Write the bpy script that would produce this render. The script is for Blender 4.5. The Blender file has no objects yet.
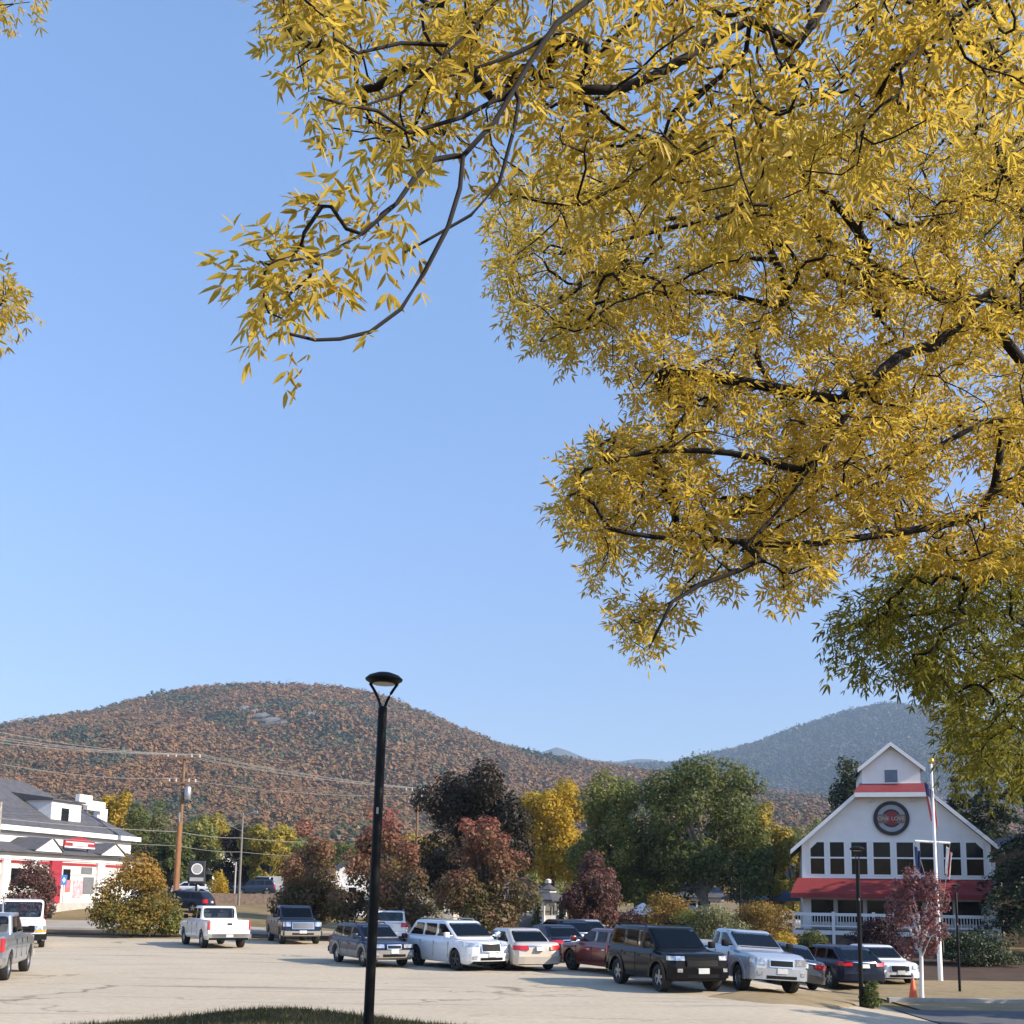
import bpy, bmesh, math, random
import numpy as np
from mathutils import Vector, Matrix, Euler

random.seed(11)
RNG = np.random.default_rng(11)
SC = bpy.context.scene
COL = SC.collection
R = math.radians
PI = math.pi

# ------------------------------------------------------------------ camera, sky, sun, exposure
EYE, FPX, PITCH, ROLL, SHIFT = 2.75, 1100.0, 8.0, 0.85, 0.221
cd = bpy.data.cameras.new("camera")
cam = bpy.data.objects.new("camera", cd)
COL.objects.link(cam)
cam.location = (0, 0, EYE)
CAM_M = Euler((R(90 + PITCH), 0, 0)).to_matrix() @ Matrix.Rotation(R(ROLL), 3, 'Z')
cam.rotation_euler = CAM_M.to_euler()
cd.sensor_width = 36.0
cd.lens = 36.0 * FPX / 1024.0
cd.shift_y = SHIFT
cd.clip_start, cd.clip_end = 0.1, 20000
SC.camera = cam

SUN_AZ, SUN_EL = R(-18), R(29)            # azimuth counted from +X towards +Y
world = bpy.data.worlds.new("World")
SC.world = world
world.use_nodes = True
wn = world.node_tree.nodes
bg = wn["Background"]
sky = wn.new("ShaderNodeTexSky")
sky.sky_type = 'NISHITA'
sky.sun_disc = False
sky.sun_elevation = SUN_EL
sky.sun_rotation = PI / 2 - SUN_AZ
sky.air_density, sky.dust_density, sky.ozone_density = 1.0, 0.3, 4.5
# the photographed sky is flatter from zenith to horizon than the clean-air model: even it out by elevation
wl = world.node_tree.links
wtc = wn.new("ShaderNodeTexCoord")
wsp = wn.new("ShaderNodeSeparateXYZ")
wl.new(wtc.outputs["Generated"], wsp.inputs[0])
wrp = wn.new("ShaderNodeValToRGB")
wel = wrp.color_ramp.elements
wel.new(0.5)
wel.new(0.7)
for e_, (p_, c_) in zip(wel, ((0.10, (.52, .45, .46)), (0.19, (.59, .515, .515)), (0.33, (.745, .665, .665)), (0.62, (.985, .92, .88)))):
    e_.position = p_
    e_.color = (*c_, 1)
wl.new(wsp.outputs[2], wrp.inputs[0])
wvm = wn.new("ShaderNodeVectorMath")
wvm.operation = 'MULTIPLY'
wl.new(sky.outputs[0], wvm.inputs[0])
wl.new(wrp.outputs[0], wvm.inputs[1])
wvs = wn.new("ShaderNodeVectorMath")
wvs.operation = 'SCALE'
wvs.inputs["Scale"].default_value = 1.5
wl.new(wvm.outputs[0], wvs.inputs[0])
wl.new(wvs.outputs[0], bg.inputs[0])
bg.inputs[1].default_value = 0.15
sd = bpy.data.lights.new("sun", 'SUN')
sun = bpy.data.objects.new("sun", sd)
COL.objects.link(sun)
sd.energy, sd.angle, sd.color = 4.8, R(0.5), (1.0, 0.88, 0.72)
S = Vector((math.cos(SUN_EL) * math.cos(SUN_AZ), math.cos(SUN_EL) * math.sin(SUN_AZ), math.sin(SUN_EL)))
sun.rotation_euler = S.to_track_quat('Z', 'Y').to_euler()
sun.location = (40, -10, 60)
SC.view_settings.view_transform = 'Standard'
SC.view_settings.look = 'None'
SC.view_settings.gamma = 1
SC.view_settings.exposure = 0.75


def ray(px, py):
    v = Vector(((px - 512) / FPX, (512 - py) / FPX + SHIFT * 1024 / FPX, -1))
    return CAM_M @ v


def at(px, py, Y):
    d = ray(px, py)
    k = Y / d.y
    return Vector((d.x * k, Y, EYE + d.z * k))


def on_plane(px, py, p0, n):
    d = ray(px, py)
    o = Vector((0, 0, EYE))
    t = (p0 - o).dot(n) / d.dot(n)
    return o + d * t


def sstep(a, b, x):
    t = np.clip((np.asarray(x, float) - a) / (b - a), 0, 1)
    return t * t * (3 - 2 * t)


def gz(x, y):
    """height of the ground"""
    x = np.asarray(x, float)
    y = np.asarray(y, float)
    m = 1.31 * np.exp(-((x + 2.6) ** 2) / (2 * 4.1 ** 2)) * (1 - sstep(13.0, 18.5, y))
    m = m + 0.03 * np.sin(x * 2.1 + y) * (1 - sstep(13, 18, y)) * np.exp(-((x + 2.9) ** 2) / 60)
    right = -0.62 * sstep(6.6, 12.5, x) * (1 - sstep(55, 75, y)) - 0.1 * sstep(6.6, 12.5, x) * sstep(55, 75, y)
    left = (1.25 * sstep(62, 84, y) + 0.85 * sstep(84, 140, y)) * (1 - sstep(-26, -6, x))
    far = 0.6 * sstep(90, 220, y)
    return m + right + left + far


def G(x, y):
    return float(gz(x, y))


# ------------------------------------------------------------------ materials
MATS = {}


def _mat(name):
    m = bpy.data.materials.new(name)
    m.use_nodes = True
    nt = m.node_tree
    return m, nt, nt.nodes["Principled BSDF"]


def ramp(nt, cols, fac, interp='LINEAR'):
    r = nt.nodes.new("ShaderNodeValToRGB")
    r.color_ramp.interpolation = interp
    e = r.color_ramp.elements
    while len(e) < len(cols):
        e.new(0.5)
    for i, c in enumerate(cols):
        if len(c) == 4:
            e[i].position = c[0]
            e[i].color = (*c[1:], 1)
        else:
            e[i].position = i / max(1, len(cols) - 1)
            e[i].color = (*c, 1)
    nt.links.new(fac, r.inputs[0])
    return r.outputs[0]


def noise(nt, scale, detail=4, rough=0.6, vec=None, stretch=None):
    n = nt.nodes.new("ShaderNodeTexNoise")
    n.inputs["Scale"].default_value = scale
    n.inputs["Detail"].default_value = detail
    n.inputs["Roughness"].default_value = rough
    tc = nt.nodes.new("ShaderNodeTexCoord")
    out = tc.outputs["Object"]
    if stretch:
        mp = nt.nodes.new("ShaderNodeMapping")
        mp.inputs["Scale"].default_value = stretch
        nt.links.new(out, mp.inputs[0])
        out = mp.outputs[0]
    nt.links.new(out, n.inputs["Vector"])
    return n.outputs["Fac"]


def mixc(nt, fac, a, b, mode='MIX'):
    m = nt.nodes.new("ShaderNodeMix")
    m.data_type = 'RGBA'
    m.blend_type = mode
    for s, v in ((0, fac), (6, a), (7, b)):
        if hasattr(v, "is_output"):
            nt.links.new(v, m.inputs[s])
        else:
            m.inputs[s].default_value = v if s == 0 else (*v, 1)
    return m.outputs[2]


def math_n(nt, op, a, b=0.0, c=None):
    m = nt.nodes.new("ShaderNodeMath")
    m.operation = op
    for i, v in enumerate((a, b) if c is None else (a, b, c)):
        if hasattr(v, "is_output"):
            nt.links.new(v, m.inputs[i])
        else:
            m.inputs[i].default_value = v
    return m.outputs[0]


def mat(name, col, rough=0.6, metal=0.0, var=0.12, scale=3.0, coat=0.0, bump=0.0, bscale=20, spec=0.5):
    if name in MATS:
        return MATS[name]
    m, nt, b = _mat(name)
    n = noise(nt, scale)
    lo = tuple(c * (1 - var) for c in col)
    hi = tuple(min(1, c * (1 + var)) for c in col)
    nt.links.new(ramp(nt, [(0.3, *lo), (0.7, *hi)], n), b.inputs["Base Color"])
    b.inputs["Roughness"].default_value = rough
    b.inputs["Metallic"].default_value = metal
    b.inputs["Coat Weight"].default_value = coat
    b.inputs["Coat Roughness"].default_value = 0.05
    b.inputs["Specular IOR Level"].default_value = spec
    if bump:
        bn = nt.nodes.new("ShaderNodeBump")
        bn.inputs["Strength"].default_value = bump
        nt.links.new(noise(nt, bscale, 6), bn.inputs["Height"])
        nt.links.new(bn.outputs[0], b.inputs["Normal"])
    MATS[name] = m
    return m


def paint(name, col, metal=0.35, rough=0.32):
    return mat(name, col, rough, metal, 0.05, 1.2, coat=0.8 if max(col) > .1 else .12, spec=.5 if max(col) > .1 else .2)


def leafmat(name, cols, clump=0.35, trans=0.45, rnd=0.5, height=None, rough=0.55, clump2=None):
    """cols: palette; colour picks by a clump noise plus a random value per leaf; height=(z0,z1) adds a leaf colour change up the crown"""
    if name in MATS:
        return MATS[name]
    m, nt, b = _mat(name)
    g = nt.nodes.new("ShaderNodeNewGeometry")
    n = noise(nt, clump, 3)
    n2 = math_n(nt, 'MULTIPLY_ADD', n, 2.2, -0.6)
    if clump2:
        n3 = math_n(nt, 'MULTIPLY_ADD', noise(nt, clump2, 1), 2.6, -0.8)
        n2 = math_n(nt, 'ADD', math_n(nt, 'MULTIPLY', n2, .55), math_n(nt, 'MULTIPLY', n3, .45))
    r = math_n(nt, 'MULTIPLY', g.outputs["Random Per Island"], rnd)
    f = math_n(nt, 'ADD', math_n(nt, 'MULTIPLY', n2, 1 - rnd), r)
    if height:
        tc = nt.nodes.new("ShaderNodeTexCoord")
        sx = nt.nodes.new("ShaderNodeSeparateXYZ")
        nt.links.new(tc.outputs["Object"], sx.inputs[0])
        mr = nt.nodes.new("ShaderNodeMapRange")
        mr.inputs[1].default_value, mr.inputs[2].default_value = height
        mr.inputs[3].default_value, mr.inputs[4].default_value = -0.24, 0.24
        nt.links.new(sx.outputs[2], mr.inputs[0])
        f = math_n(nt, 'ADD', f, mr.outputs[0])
    c = ramp(nt, cols, f)
    nt.links.new(c, b.inputs["Base Color"])
    b.inputs["Roughness"].default_value = rough
    b.inputs["Specular IOR Level"].default_value = 0.3
    if trans:
        t = nt.nodes.new("ShaderNodeBsdfTranslucent")
        nt.links.new(c, t.inputs[0])
        mx = nt.nodes.new("ShaderNodeMixShader")
        mx.inputs[0].default_value = trans
        nt.links.new(b.outputs[0], mx.inputs[1])
        nt.links.new(t.outputs[0], mx.inputs[2])
        nt.links.new(mx.outputs[0], nt.nodes["Material Output"].inputs[0])
    MATS[name] = m
    return m


M_WHITE = mat("white_wood", (0.74, 0.73, 0.71), 0.55, var=0.06, scale=1.5)
M_TRIM = mat("white_trim", (0.82, 0.81, 0.78), 0.5, var=0.04)
M_RED = mat("red_cloth", (0.22, 0.022, 0.022), 0.75, var=0.12, scale=1.2, bump=0.15, bscale=8)
M_REDP = mat("red_paint", (0.34, 0.03, 0.045), 0.5)
M_DARKWIN = mat("dark_window_glass", (0.010, 0.011, 0.012), 0.08, var=0.5, scale=0.6, spec=0.2)
M_GLASS = mat("car_glass", (0.010, 0.013, 0.018), 0.03, var=0.5, scale=1.5, spec=0.16)
M_INT = mat("dark_upholstery", (0.20, 0.19, 0.18), .85, var=.3)
_g, _nt, _b = _mat("car_window_glass")
_nt.nodes.remove(_b)
_tr = _nt.nodes.new("ShaderNodeBsdfTransparent")
_tr.inputs[0].default_value = (.93, .95, .945, 1)
_gl = _nt.nodes.new("ShaderNodeBsdfGlossy")
_gl.inputs["Roughness"].default_value = .02
_fr = _nt.nodes.new("ShaderNodeFresnel")
_fr.inputs[0].default_value = 1.42
_mx = _nt.nodes.new("ShaderNodeMixShader")
_nt.links.new(_fr.outputs[0], _mx.inputs[0])
_nt.links.new(_tr.outputs[0], _mx.inputs[1])
_nt.links.new(_gl.outputs[0], _mx.inputs[2])
_nt.links.new(_mx.outputs[0], _nt.nodes["Material Output"].inputs[0])
M_CGLASS = _g
M_TYRE = mat("tyre_rubber", (0.018, 0.018, 0.018), 0.85, bump=0.2)
M_RIM = mat("alloy_rim", (0.42, 0.43, 0.45), 0.3, 0.85)
M_RIMD = mat("dark_alloy_rim", (0.12, 0.12, 0.125), 0.35, 0.8)
M_BLACK = mat("black_plastic", (0.009, 0.009, 0.010), 0.6, spec=.15)
M_BLACKM = mat("black_coated_metal", (0.006, 0.006, 0.007), 0.55, 0.0, var=0.3, scale=6, spec=.2, bump=0.03, bscale=60)
M_CHROME = mat("chrome", (0.75, 0.75, 0.76), 0.14, 1.0, var=0.02)
M_TAIL = mat("red_lens", (0.48, 0.015, 0.02), 0.15, var=0.15, scale=9, coat=0.6)
M_HEAD = mat("clear_lens", (0.50, 0.52, 0.55), 0.12, 0.6, var=0.6, scale=7, coat=0.8)
M_AMBER = mat("amber_lens", (0.85, 0.33, 0.03), 0.2)
M_PLATE = mat("number_plate", (0.52, 0.54, 0.53), 0.5, var=0.15, scale=30)
M_BARK = mat("bark", (0.055, 0.042, 0.032), 0.9, var=0.4, scale=7, bump=0.6, bscale=30)
M_BARKD = mat("dark_bark", (0.008, 0.0055, 0.004), 0.9, var=0.5, scale=12, bump=0.5, bscale=60)  # near-black brown base with random variation
M_BARKP = mat("pale_bark", (0.34, 0.31, 0.26), 0.85, var=0.3, scale=5)
M_POLE = mat("weathered_pole_wood", (0.20, 0.115, 0.066), 0.85, var=0.3, scale=2.5, bump=0.3)
M_WIRE = mat("weathered_cable", (0.24, 0.225, 0.21), 0.7)
M_SHINGLE = mat("grey_shingles", (0.085, 0.085, 0.095), 0.9, var=0.25, scale=2.2, bump=0.5, bscale=14)
M_GREYW = mat("grey_siding", (0.15, 0.155, 0.17), 0.7)
M_CONC = mat("pale_concrete", (0.42, 0.40, 0.36), 0.9, var=0.15, scale=2, bump=0.2)
M_STEELG = mat("galvanised_steel", (0.42, 0.43, 0.44), 0.45, 0.7)


# ------------------------------------------------------------------ object helpers
def tag(o, label=None, cat=None, group=None, kind=None):
    if label:
        o["label"] = label
    if cat:
        o["category"] = cat
    if group:
        o["group"] = group
    if kind:
        o["kind"] = kind
    return o


def thing(name, label, cat, loc=(0, 0, 0), rz=0.0, group=None):
    o = bpy.data.objects.new(name, None)
    COL.objects.link(o)
    o.empty_display_size = 0.3
    o.location = loc
    o.rotation_euler = (0, 0, rz)
    return tag(o, label, cat, group)


def link(name, me, m, parent=None, loc=None, smooth=None):
    for x in (m if isinstance(m, (list, tuple)) else [m]):
        me.materials.append(x)
    o = bpy.data.objects.new(name, me)
    COL.objects.link(o)
    if parent is not None:
        o.parent = parent
    if loc is not None:
        o.location = loc
    if smooth is not None:
        me.shade_smooth()
        me.set_sharp_from_angle(angle=R(smooth))
    return o


def np_mesh(name, V, F, mi=None):
    """V (n,3), F (m,k) with constant k"""
    V = np.asarray(V, np.float32)
    F = np.asarray(F, np.int32)
    me = bpy.data.meshes.new(name)
    me.vertices.add(len(V))
    me.vertices.foreach_set("co", V.ravel())
    k = F.shape[1]
    me.loops.add(F.size)
    me.loops.foreach_set("vertex_index", F.ravel())
    me.polygons.add(len(F))
    me.polygons.foreach_set("loop_start", np.arange(0, F.size, k, dtype=np.int32))
    me.polygons.foreach_set("loop_total", np.full(len(F), k, np.int32))
    if mi is not None:
        me.polygons.foreach_set("material_index", np.asarray(mi, np.int32))
    me.update(calc_edges=True)
    return me


class MB:
    """collects shapes into one mesh"""

    def __init__(self):
        self.v, self.f = [], []

    def poly(self, pts, faces):
        b = len(self.v)
        self.v += [tuple(p) for p in pts]
        self.f += [tuple(b + i for i in q) for q in faces]
        return self

    def box(self, x0, x1, y0, y1, z0, z1):
        p = [(x, y, z) for z in (z0, z1) for y in (y0, y1) for x in (x0, x1)]
        return self.poly(p, [(0, 2, 3, 1), (4, 5, 7, 6), (0, 1, 5, 4), (2, 6, 7, 3), (0, 4, 6, 2), (1, 3, 7, 5)])

    def prism(self, outline, a, thick):
        """outline: 3D points of a flat polygon; extruded by vector thick"""
        n = len(outline)
        t = Vector(thick)
        p = [Vector(q) for q in outline] + [Vector(q) + t for q in outline]
        fs = [tuple(range(n))[::-1], tuple(range(n, 2 * n))] + [(i, (i + 1) % n, n + (i + 1) % n, n + i) for i in range(n)]
        return self.poly(p, fs)

    def tube(self, pts, r, n=8, cap=True):
        pts = [Vector(p) for p in pts]
        rs = r if isinstance(r, (list, tuple)) else [r] * len(pts)
        b = len(self.v)
        for i, p in enumerate(pts):
            d = (pts[min(i + 1, len(pts) - 1)] - pts[max(i - 1, 0)]).normalized()
            ref = Vector((0, 0, 1)) if abs(d.z) < 0.9 else Vector((1, 0, 0))
            a = d.cross(ref).normalized()
            c = d.cross(a)
            for k in range(n):
                t = 2 * PI * k / n
                self.v.append(tuple(p + (a * math.cos(t) + c * math.sin(t)) * rs[i]))
        for i in range(len(pts) - 1):
            for k in range(n):
                k2 = (k + 1) % n
                self.f.append((b + i * n + k, b + i * n + k2, b + (i + 1) * n + k2, b + (i + 1) * n + k))
        if cap:
            self.f.append(tuple(b + k for k in range(n))[::-1])
            self.f.append(tuple(b + (len(pts) - 1) * n + k for k in range(n)))
        return self

    def lathe(self, prof, n=24, c=(0, 0, 0)):
        """prof: list of (r,z)"""
        b = len(self.v)
        for r, z in prof:
            for k in range(n):
                t = 2 * PI * k / n
                self.v.append((c[0] + r * math.cos(t), c[1] + r * math.sin(t), c[2] + z))
        for i in range(len(prof) - 1):
            for k in range(n):
                k2 = (k + 1) % n
                self.f.append((b + i * n + k, b + i * n + k2, b + (i + 1) * n + k2, b + (i + 1) * n + k))
        self.f.append(tuple(b + k for k in range(n))[::-1])
        self.f.append(tuple(b + (len(prof) - 1) * n + k for k in range(n)))
        return self

    def build(self, name, m, parent=None, loc=None, smooth=None, bevel=0.0):
        me = bpy.data.meshes.new(name)
        me.from_pydata(self.v, [], self.f)
        bm = bmesh.new()
        bm.from_mesh(me)
        bmesh.ops.recalc_face_normals(bm, faces=bm.faces)
        if bevel:
            es = [e for e in bm.edges if len(e.link_faces) == 2 and e.calc_face_angle(0) > R(40)]
            bmesh.ops.bevel(bm, geom=es, offset=bevel, segments=2, affect='EDGES', profile=0.5)
        bm.to_mesh(me)
        bm.free()
        return link(name, me, m, parent, loc, smooth)


# ------------------------------------------------------------------ ground
def sheet(name, xs, ys, m, dz, kind='structure', mask=None, par=None):
    X, Y = np.meshgrid(xs, ys)
    Z = gz(X, Y) + dz
    V = np.stack([X, Y, Z], -1).reshape(-1, 3)
    nx, ny = len(xs), len(ys)
    i, j = np.meshgrid(np.arange(nx - 1), np.arange(ny - 1))
    a = (j * nx + i).ravel()
    F = np.stack([a, a + 1, a + nx + 1, a + nx], 1)
    if mask is not None:
        c = V[F].mean(1)
        F = F[mask(c[:, 0], c[:, 1])]
    me = np_mesh(name, V, F)
    me.shade_smooth()
    o = link(name, me, m)
    tag(o, kind=kind)
    return o


def inpoly(px, py, poly):
    poly = np.asarray(poly, float)
    inside = np.zeros(len(px), bool)
    j = len(poly) - 1
    for i in range(len(poly)):
        xi, yi = poly[i]
        xj, yj = poly[j]
        c = ((yi > py) != (yj > py)) & (px < (xj - xi) * (py - yi) / (yj - yi + 1e-12) + xi)
        inside ^= c
        j = i
    return inside


def ground_mat(name, cols, s1, s2, rough=0.95, bump=0.3, bs=30, cracks=False, stretch=None):
    m, nt, b = _mat(name)
    n = noise(nt, s1, 5, 0.65, stretch=stretch)
    c = ramp(nt, cols, n)
    n2 = noise(nt, s2, 3, 0.7)
    c = mixc(nt, 0.55, c, ramp(nt, [(0.35, 0.72, 0.72, 0.72), (0.65, 1.0, 1.0, 1.0)], n2), 'MULTIPLY')
    if cracks:
        v = nt.nodes.new("ShaderNodeTexVoronoi")
        v.feature = 'DISTANCE_TO_EDGE'
        v.inputs["Scale"].default_value = 0.28
        tc = nt.nodes.new("ShaderNodeTexCoord")
        mp = nt.nodes.new("ShaderNodeMapping")
        mp.inputs["Scale"].default_value = (0.35, 1.3, 1)
        wn_ = nt.nodes.new("ShaderNodeTexNoise")
        wn_.inputs["Scale"].default_value = 0.9
        wn_.inputs["Detail"].default_value = 4
        nt.links.new(tc.outputs["Object"], wn_.inputs["Vector"])
        ad = nt.nodes.new("ShaderNodeVectorMath")
        ad.operation = 'MULTIPLY_ADD'
        nt.links.new(wn_.outputs["Color"], ad.inputs[0])
        ad.inputs[1].default_value = (2.2, 2.2, 0)
        nt.links.new(tc.outputs["Object"], ad.inputs[2])
        nt.links.new(ad.outputs[0], mp.inputs[0])
        nt.links.new(mp.outputs[0], v.inputs["Vector"])
        ck = ramp(nt, [(0.0, 0.42, 0.41, 0.40), (0.016, 1, 1, 1)], v.outputs["Distance"])
        gate = ramp(nt, [(0.44, 0, 0, 0), (0.58, 1, 1, 1)], noise(nt, 0.12, 2))
        c = mixc(nt, gate, c, mixc(nt, 1.0, c, ck, 'MULTIPLY'))
        # long tar-sealed seams and dark patches
        st = noise(nt, 0.5, 4, 0.6, stretch=(0.09, 1.0, 1))
        c = mixc(nt, ramp(nt, [(0.63, 0, 0, 0), (0.69, 0.55, 0.55, 0.55)], st), c, (0.13, 0.125, 0.12))
        st2 = noise(nt, 1.1, 3, 0.6, stretch=(0.12, 1.4, 1))
        c = mixc(nt, ramp(nt, [(0.60, 0, 0, 0), (0.66, 0.38, 0.38, 0.38)], st2), c, (0.20, 0.19, 0.175))
    nt.links.new(c, b.inputs["Base Color"])
    b.inputs["Roughness"].default_value = rough
    b.inputs["Specular IOR Level"].default_value = 0.2
    bn = nt.nodes.new("ShaderNodeBump")
    bn.inputs["Strength"].default_value = bump
    nt.links.new(noise(nt, bs, 4), bn.inputs["Height"])
    nt.links.new(bn.outputs[0], b.inputs["Normal"])
    return m


M_EARTH = ground_mat("dry_grass_earth", [(0.25, 0.10, 0.095, 0.035), (0.45, 0.20, 0.15, 0.07), (0.6, 0.27, 0.20, 0.10), (0.8, 0.12, 0.10, 0.05)], 0.22, 3.0)
M_LOT = ground_mat("worn_pale_asphalt", [(0.2, 0.44, 0.37, 0.27), (0.5, 0.51, 0.43, 0.315), (0.8, 0.57, 0.48, 0.355)], 0.16, 5.0, cracks=True, bump=0.25, bs=45)
M_ROAD = ground_mat("grey_asphalt", [(0.2, 0.10, 0.10, 0.105), (0.8, 0.15, 0.148, 0.15)], 0.3, 6.0, bump=0.2, bs=45)
M_WALK = ground_mat("pale_gravel", [(0.2, 0.34, 0.30, 0.25), (0.8, 0.44, 0.40, 0.34)], 0.4, 7.0)
M_DRY = ground_mat("dry_verge", [(0.2, 0.22, 0.16, 0.085), (0.5, 0.33, 0.25, 0.14), (0.8, 0.17, 0.13, 0.06)], 0.8, 6.0)
M_MULCH = ground_mat("brown_mulch", [(0.2, 0.05, 0.032, 0.022), (0.8, 0.12, 0.075, 0.05)], 0.9, 6.0)  # brown mulch, its tone lowered to carry the shade before the brewery
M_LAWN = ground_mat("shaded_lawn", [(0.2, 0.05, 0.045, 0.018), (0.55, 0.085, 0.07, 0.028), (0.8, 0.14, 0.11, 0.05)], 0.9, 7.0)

gx = np.unique(np.concatenate([np.linspace(-1500, -70, 16), np.arange(-70, 70.1, 1.0), np.linspace(70, 1500, 16)]))
gy = np.unique(np.concatenate([np.linspace(-120, -8, 8), np.arange(-8, 26, 0.5), np.arange(26, 150.1, 1.25), np.linspace(150, 520, 16)]))
sheet("ground", gx, gy, M_EARTH, 0.0)
fx = np.arange(-48, 14, 0.5)
fy = np.arange(15, 66, 0.5)


def lot_mask(x, y):
    back = 60.5 - 0.06 * (x + 20) - np.clip((x - 2) * 1.7, 0, 22)
    m = (y < back) & (x > -70) & (x < 11.5 - 0.0 * y)
    return m


sheet("parking_lot", np.arange(-60, 20, 0.5), np.arange(16.5, 64, 0.5), M_LOT, 0.03, mask=lot_mask)
sheet("street", np.arange(-70, 2, 1.0), np.arange(67.2, 72.6, 0.5), M_WALK, 0.03, mask=lambda x, y: (y > 68 - 0.05 * x * 0))
sheet("side_road", np.arange(4, 40, 0.5), np.arange(24.5, 40, 0.5), M_ROAD, 0.055,
      mask=lambda x, y: (x > 11.6 - 0.02 * (y - 28)) & (y > 29.3) & (y < 34.2))
sheet("gravel_shoulder", np.arange(2, 40, 0.5), np.arange(20, 29.6, 0.5), M_WALK, 0.045, mask=lambda x, y: (x > 11.4) & (y < 29.4))
sheet("dry_verge", np.arange(8, 40, 0.5), np.arange(34, 60, 0.5), M_DRY, 0.05, mask=lambda x, y: (x > 12.5) & (y < 46.5) & (y > 34.0))
sheet("mulch_bed", np.arange(8, 40, 0.5), np.arange(46, 66, 0.5), M_MULCH, 0.05, mask=lambda x, y: (x > 12.5) & (y > 46.4) & (y < 64))
sheet("mulch_strip", np.arange(-60, -3, 0.5), np.arange(61, 68, 0.25), M_MULCH, 0.04, mask=lambda x, y: (y > 63.5 - 0.06 * (x + 20)) & (y < 66.8))
isl = [(p.x, p.y) for p in (at(a, b, 1) for a, b in ())]


def gpix(px, py):
    """ground point seen at a pixel of the photograph"""
    d = ray(px, py)
    o = Vector((0, 0, EYE))
    t = 5.0
    for _ in range(4000):
        p = o + d * t
        if p.z <= G(p.x, p.y) or t > 400:
            break
        t += 0.05
    return p


isl = [gpix(a, b) for a, b in ((700, 999), (748, 992), (805, 992), (850, 990), (885, 993), (868, 1004), (838, 1012), (758, 1006))]
isl = [(p.x, p.y) for p in isl]
def patch(name, pts, m, dz, rings=8, step=.25, jit=.06):
    """a ground patch with a finely resampled, slightly ragged edge"""
    c = Vector((sum(p[0] for p in pts) / len(pts), sum(p[1] for p in pts) / len(pts), 0))
    ed = []
    for k in range(len(pts)):
        a, b = Vector((*pts[k], 0)), Vector((*pts[(k + 1) % len(pts)], 0))
        n = max(1, int((b - a).length / step))
        ed += [a.lerp(b, t / n) + Vector((random.gauss(0, jit), random.gauss(0, jit), 0)) for t in range(n)]
    V = [(c.x, c.y, G(c.x, c.y) + dz)]
    n = len(ed)
    for r in range(1, rings + 1):
        for e in ed:
            q = c.lerp(e, r / rings)
            V.append((q.x, q.y, G(q.x, q.y) + (dz if r < rings else -.02)))
    F = [(0, 1 + k, 1 + (k + 1) % n) for k in range(n)]
    for r in range(rings - 1):
        for k in range(n):
            a, b = 1 + r * n + k, 1 + r * n + (k + 1) % n
            F.append((a, a + n, b + n, b))
    return tag(MB().poly(V, F).build(name, m, smooth=60), kind="structure")


patch("traffic_island", isl, M_DRY, .07)
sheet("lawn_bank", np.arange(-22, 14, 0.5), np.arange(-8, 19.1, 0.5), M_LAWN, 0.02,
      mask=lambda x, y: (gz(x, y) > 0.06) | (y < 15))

# grass blades on the bank (nobody could count them)
nb = 60000
bx_ = RNG.uniform(-9.0, 3.5, nb)
by_ = RNG.uniform(10.8, 15.2, nb)
hz_ = RNG.uniform(0.03, 0.085, nb) * (0.6 + 0.8 * RNG.random(nb) ** 2)
an = RNG.uniform(0, 2 * PI, nb)
lean = RNG.normal(0, 0.35, (nb, 2)) * hz_[:, None]
base = np.stack([bx_, by_, gz(bx_, by_) + 0.01], 1)
wv = np.stack([np.cos(an), np.sin(an), 0 * an], 1) * 0.006
tip = base + np.concatenate([lean, hz_[:, None]], 1)
V = np.stack([base - wv, base + wv, tip], 1).reshape(-1, 3)
F = np.arange(nb * 3).reshape(-1, 3)
M_BLADE = leafmat("grass_blade", [(0.0, 0.045, 0.05, 0.014), (0.5, 0.09, 0.085, 0.026), (0.8, 0.22, 0.17, 0.07), (1.0, 0.34, 0.27, 0.12)], 0.7, 0.3, 0.5)
tag(link("grass", np_mesh("grass", V, F), M_BLADE), "short dry grass growing on the mound at the foot of the tall lamp post", "grass", kind="stuff")

# kerbs
kb = MB()
for k in range(56):
    x0, x1 = -60 + k, -59 + k
    y0, y1 = 66.9, 67.15
    z = max(G(x0, y0), G(x1, y0))
    kb.poly([(x0, y0, G(x0, y0) - .05), (x1, y0, G(x1, y0) - .05), (x1, y1, G(x1, y1) - .05), (x0, y1, G(x0, y1) - .05),
             (x0, y0, G(x0, y0) + .16), (x1, y0, G(x1, y0) + .16), (x1, y1, G(x1, y1) + .16), (x0, y1, G(x0, y1) + .16)],
            [(0, 3, 2, 1), (4, 5, 6, 7), (0, 1, 5, 4), (2, 3, 7, 6)])
tag(kb.build("kerb", M_CONC), kind="structure")
kb = MB()
for k in range(40):
    x0, x1 = 12.4 + k * .7, 13.1 + k * .7
    y0, y1 = 36.6, 36.85
    kb.poly([(x0, y0, G(x0, y0) - .05), (x1, y0, G(x1, y0) - .05), (x1, y1, G(x1, y1) - .05), (x0, y1, G(x0, y1) - .05),
             (x0, y0, G(x0, y0) + .17), (x1, y0, G(x1, y0) + .17), (x1, y1, G(x1, y1) + .17), (x0, y1, G(x0, y1) + .17)],
            [(0, 3, 2, 1), (4, 5, 6, 7), (0, 1, 5, 4), (2, 3, 7, 6)])
tag(kb.build("kerb", M_CONC), kind="structure")

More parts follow.
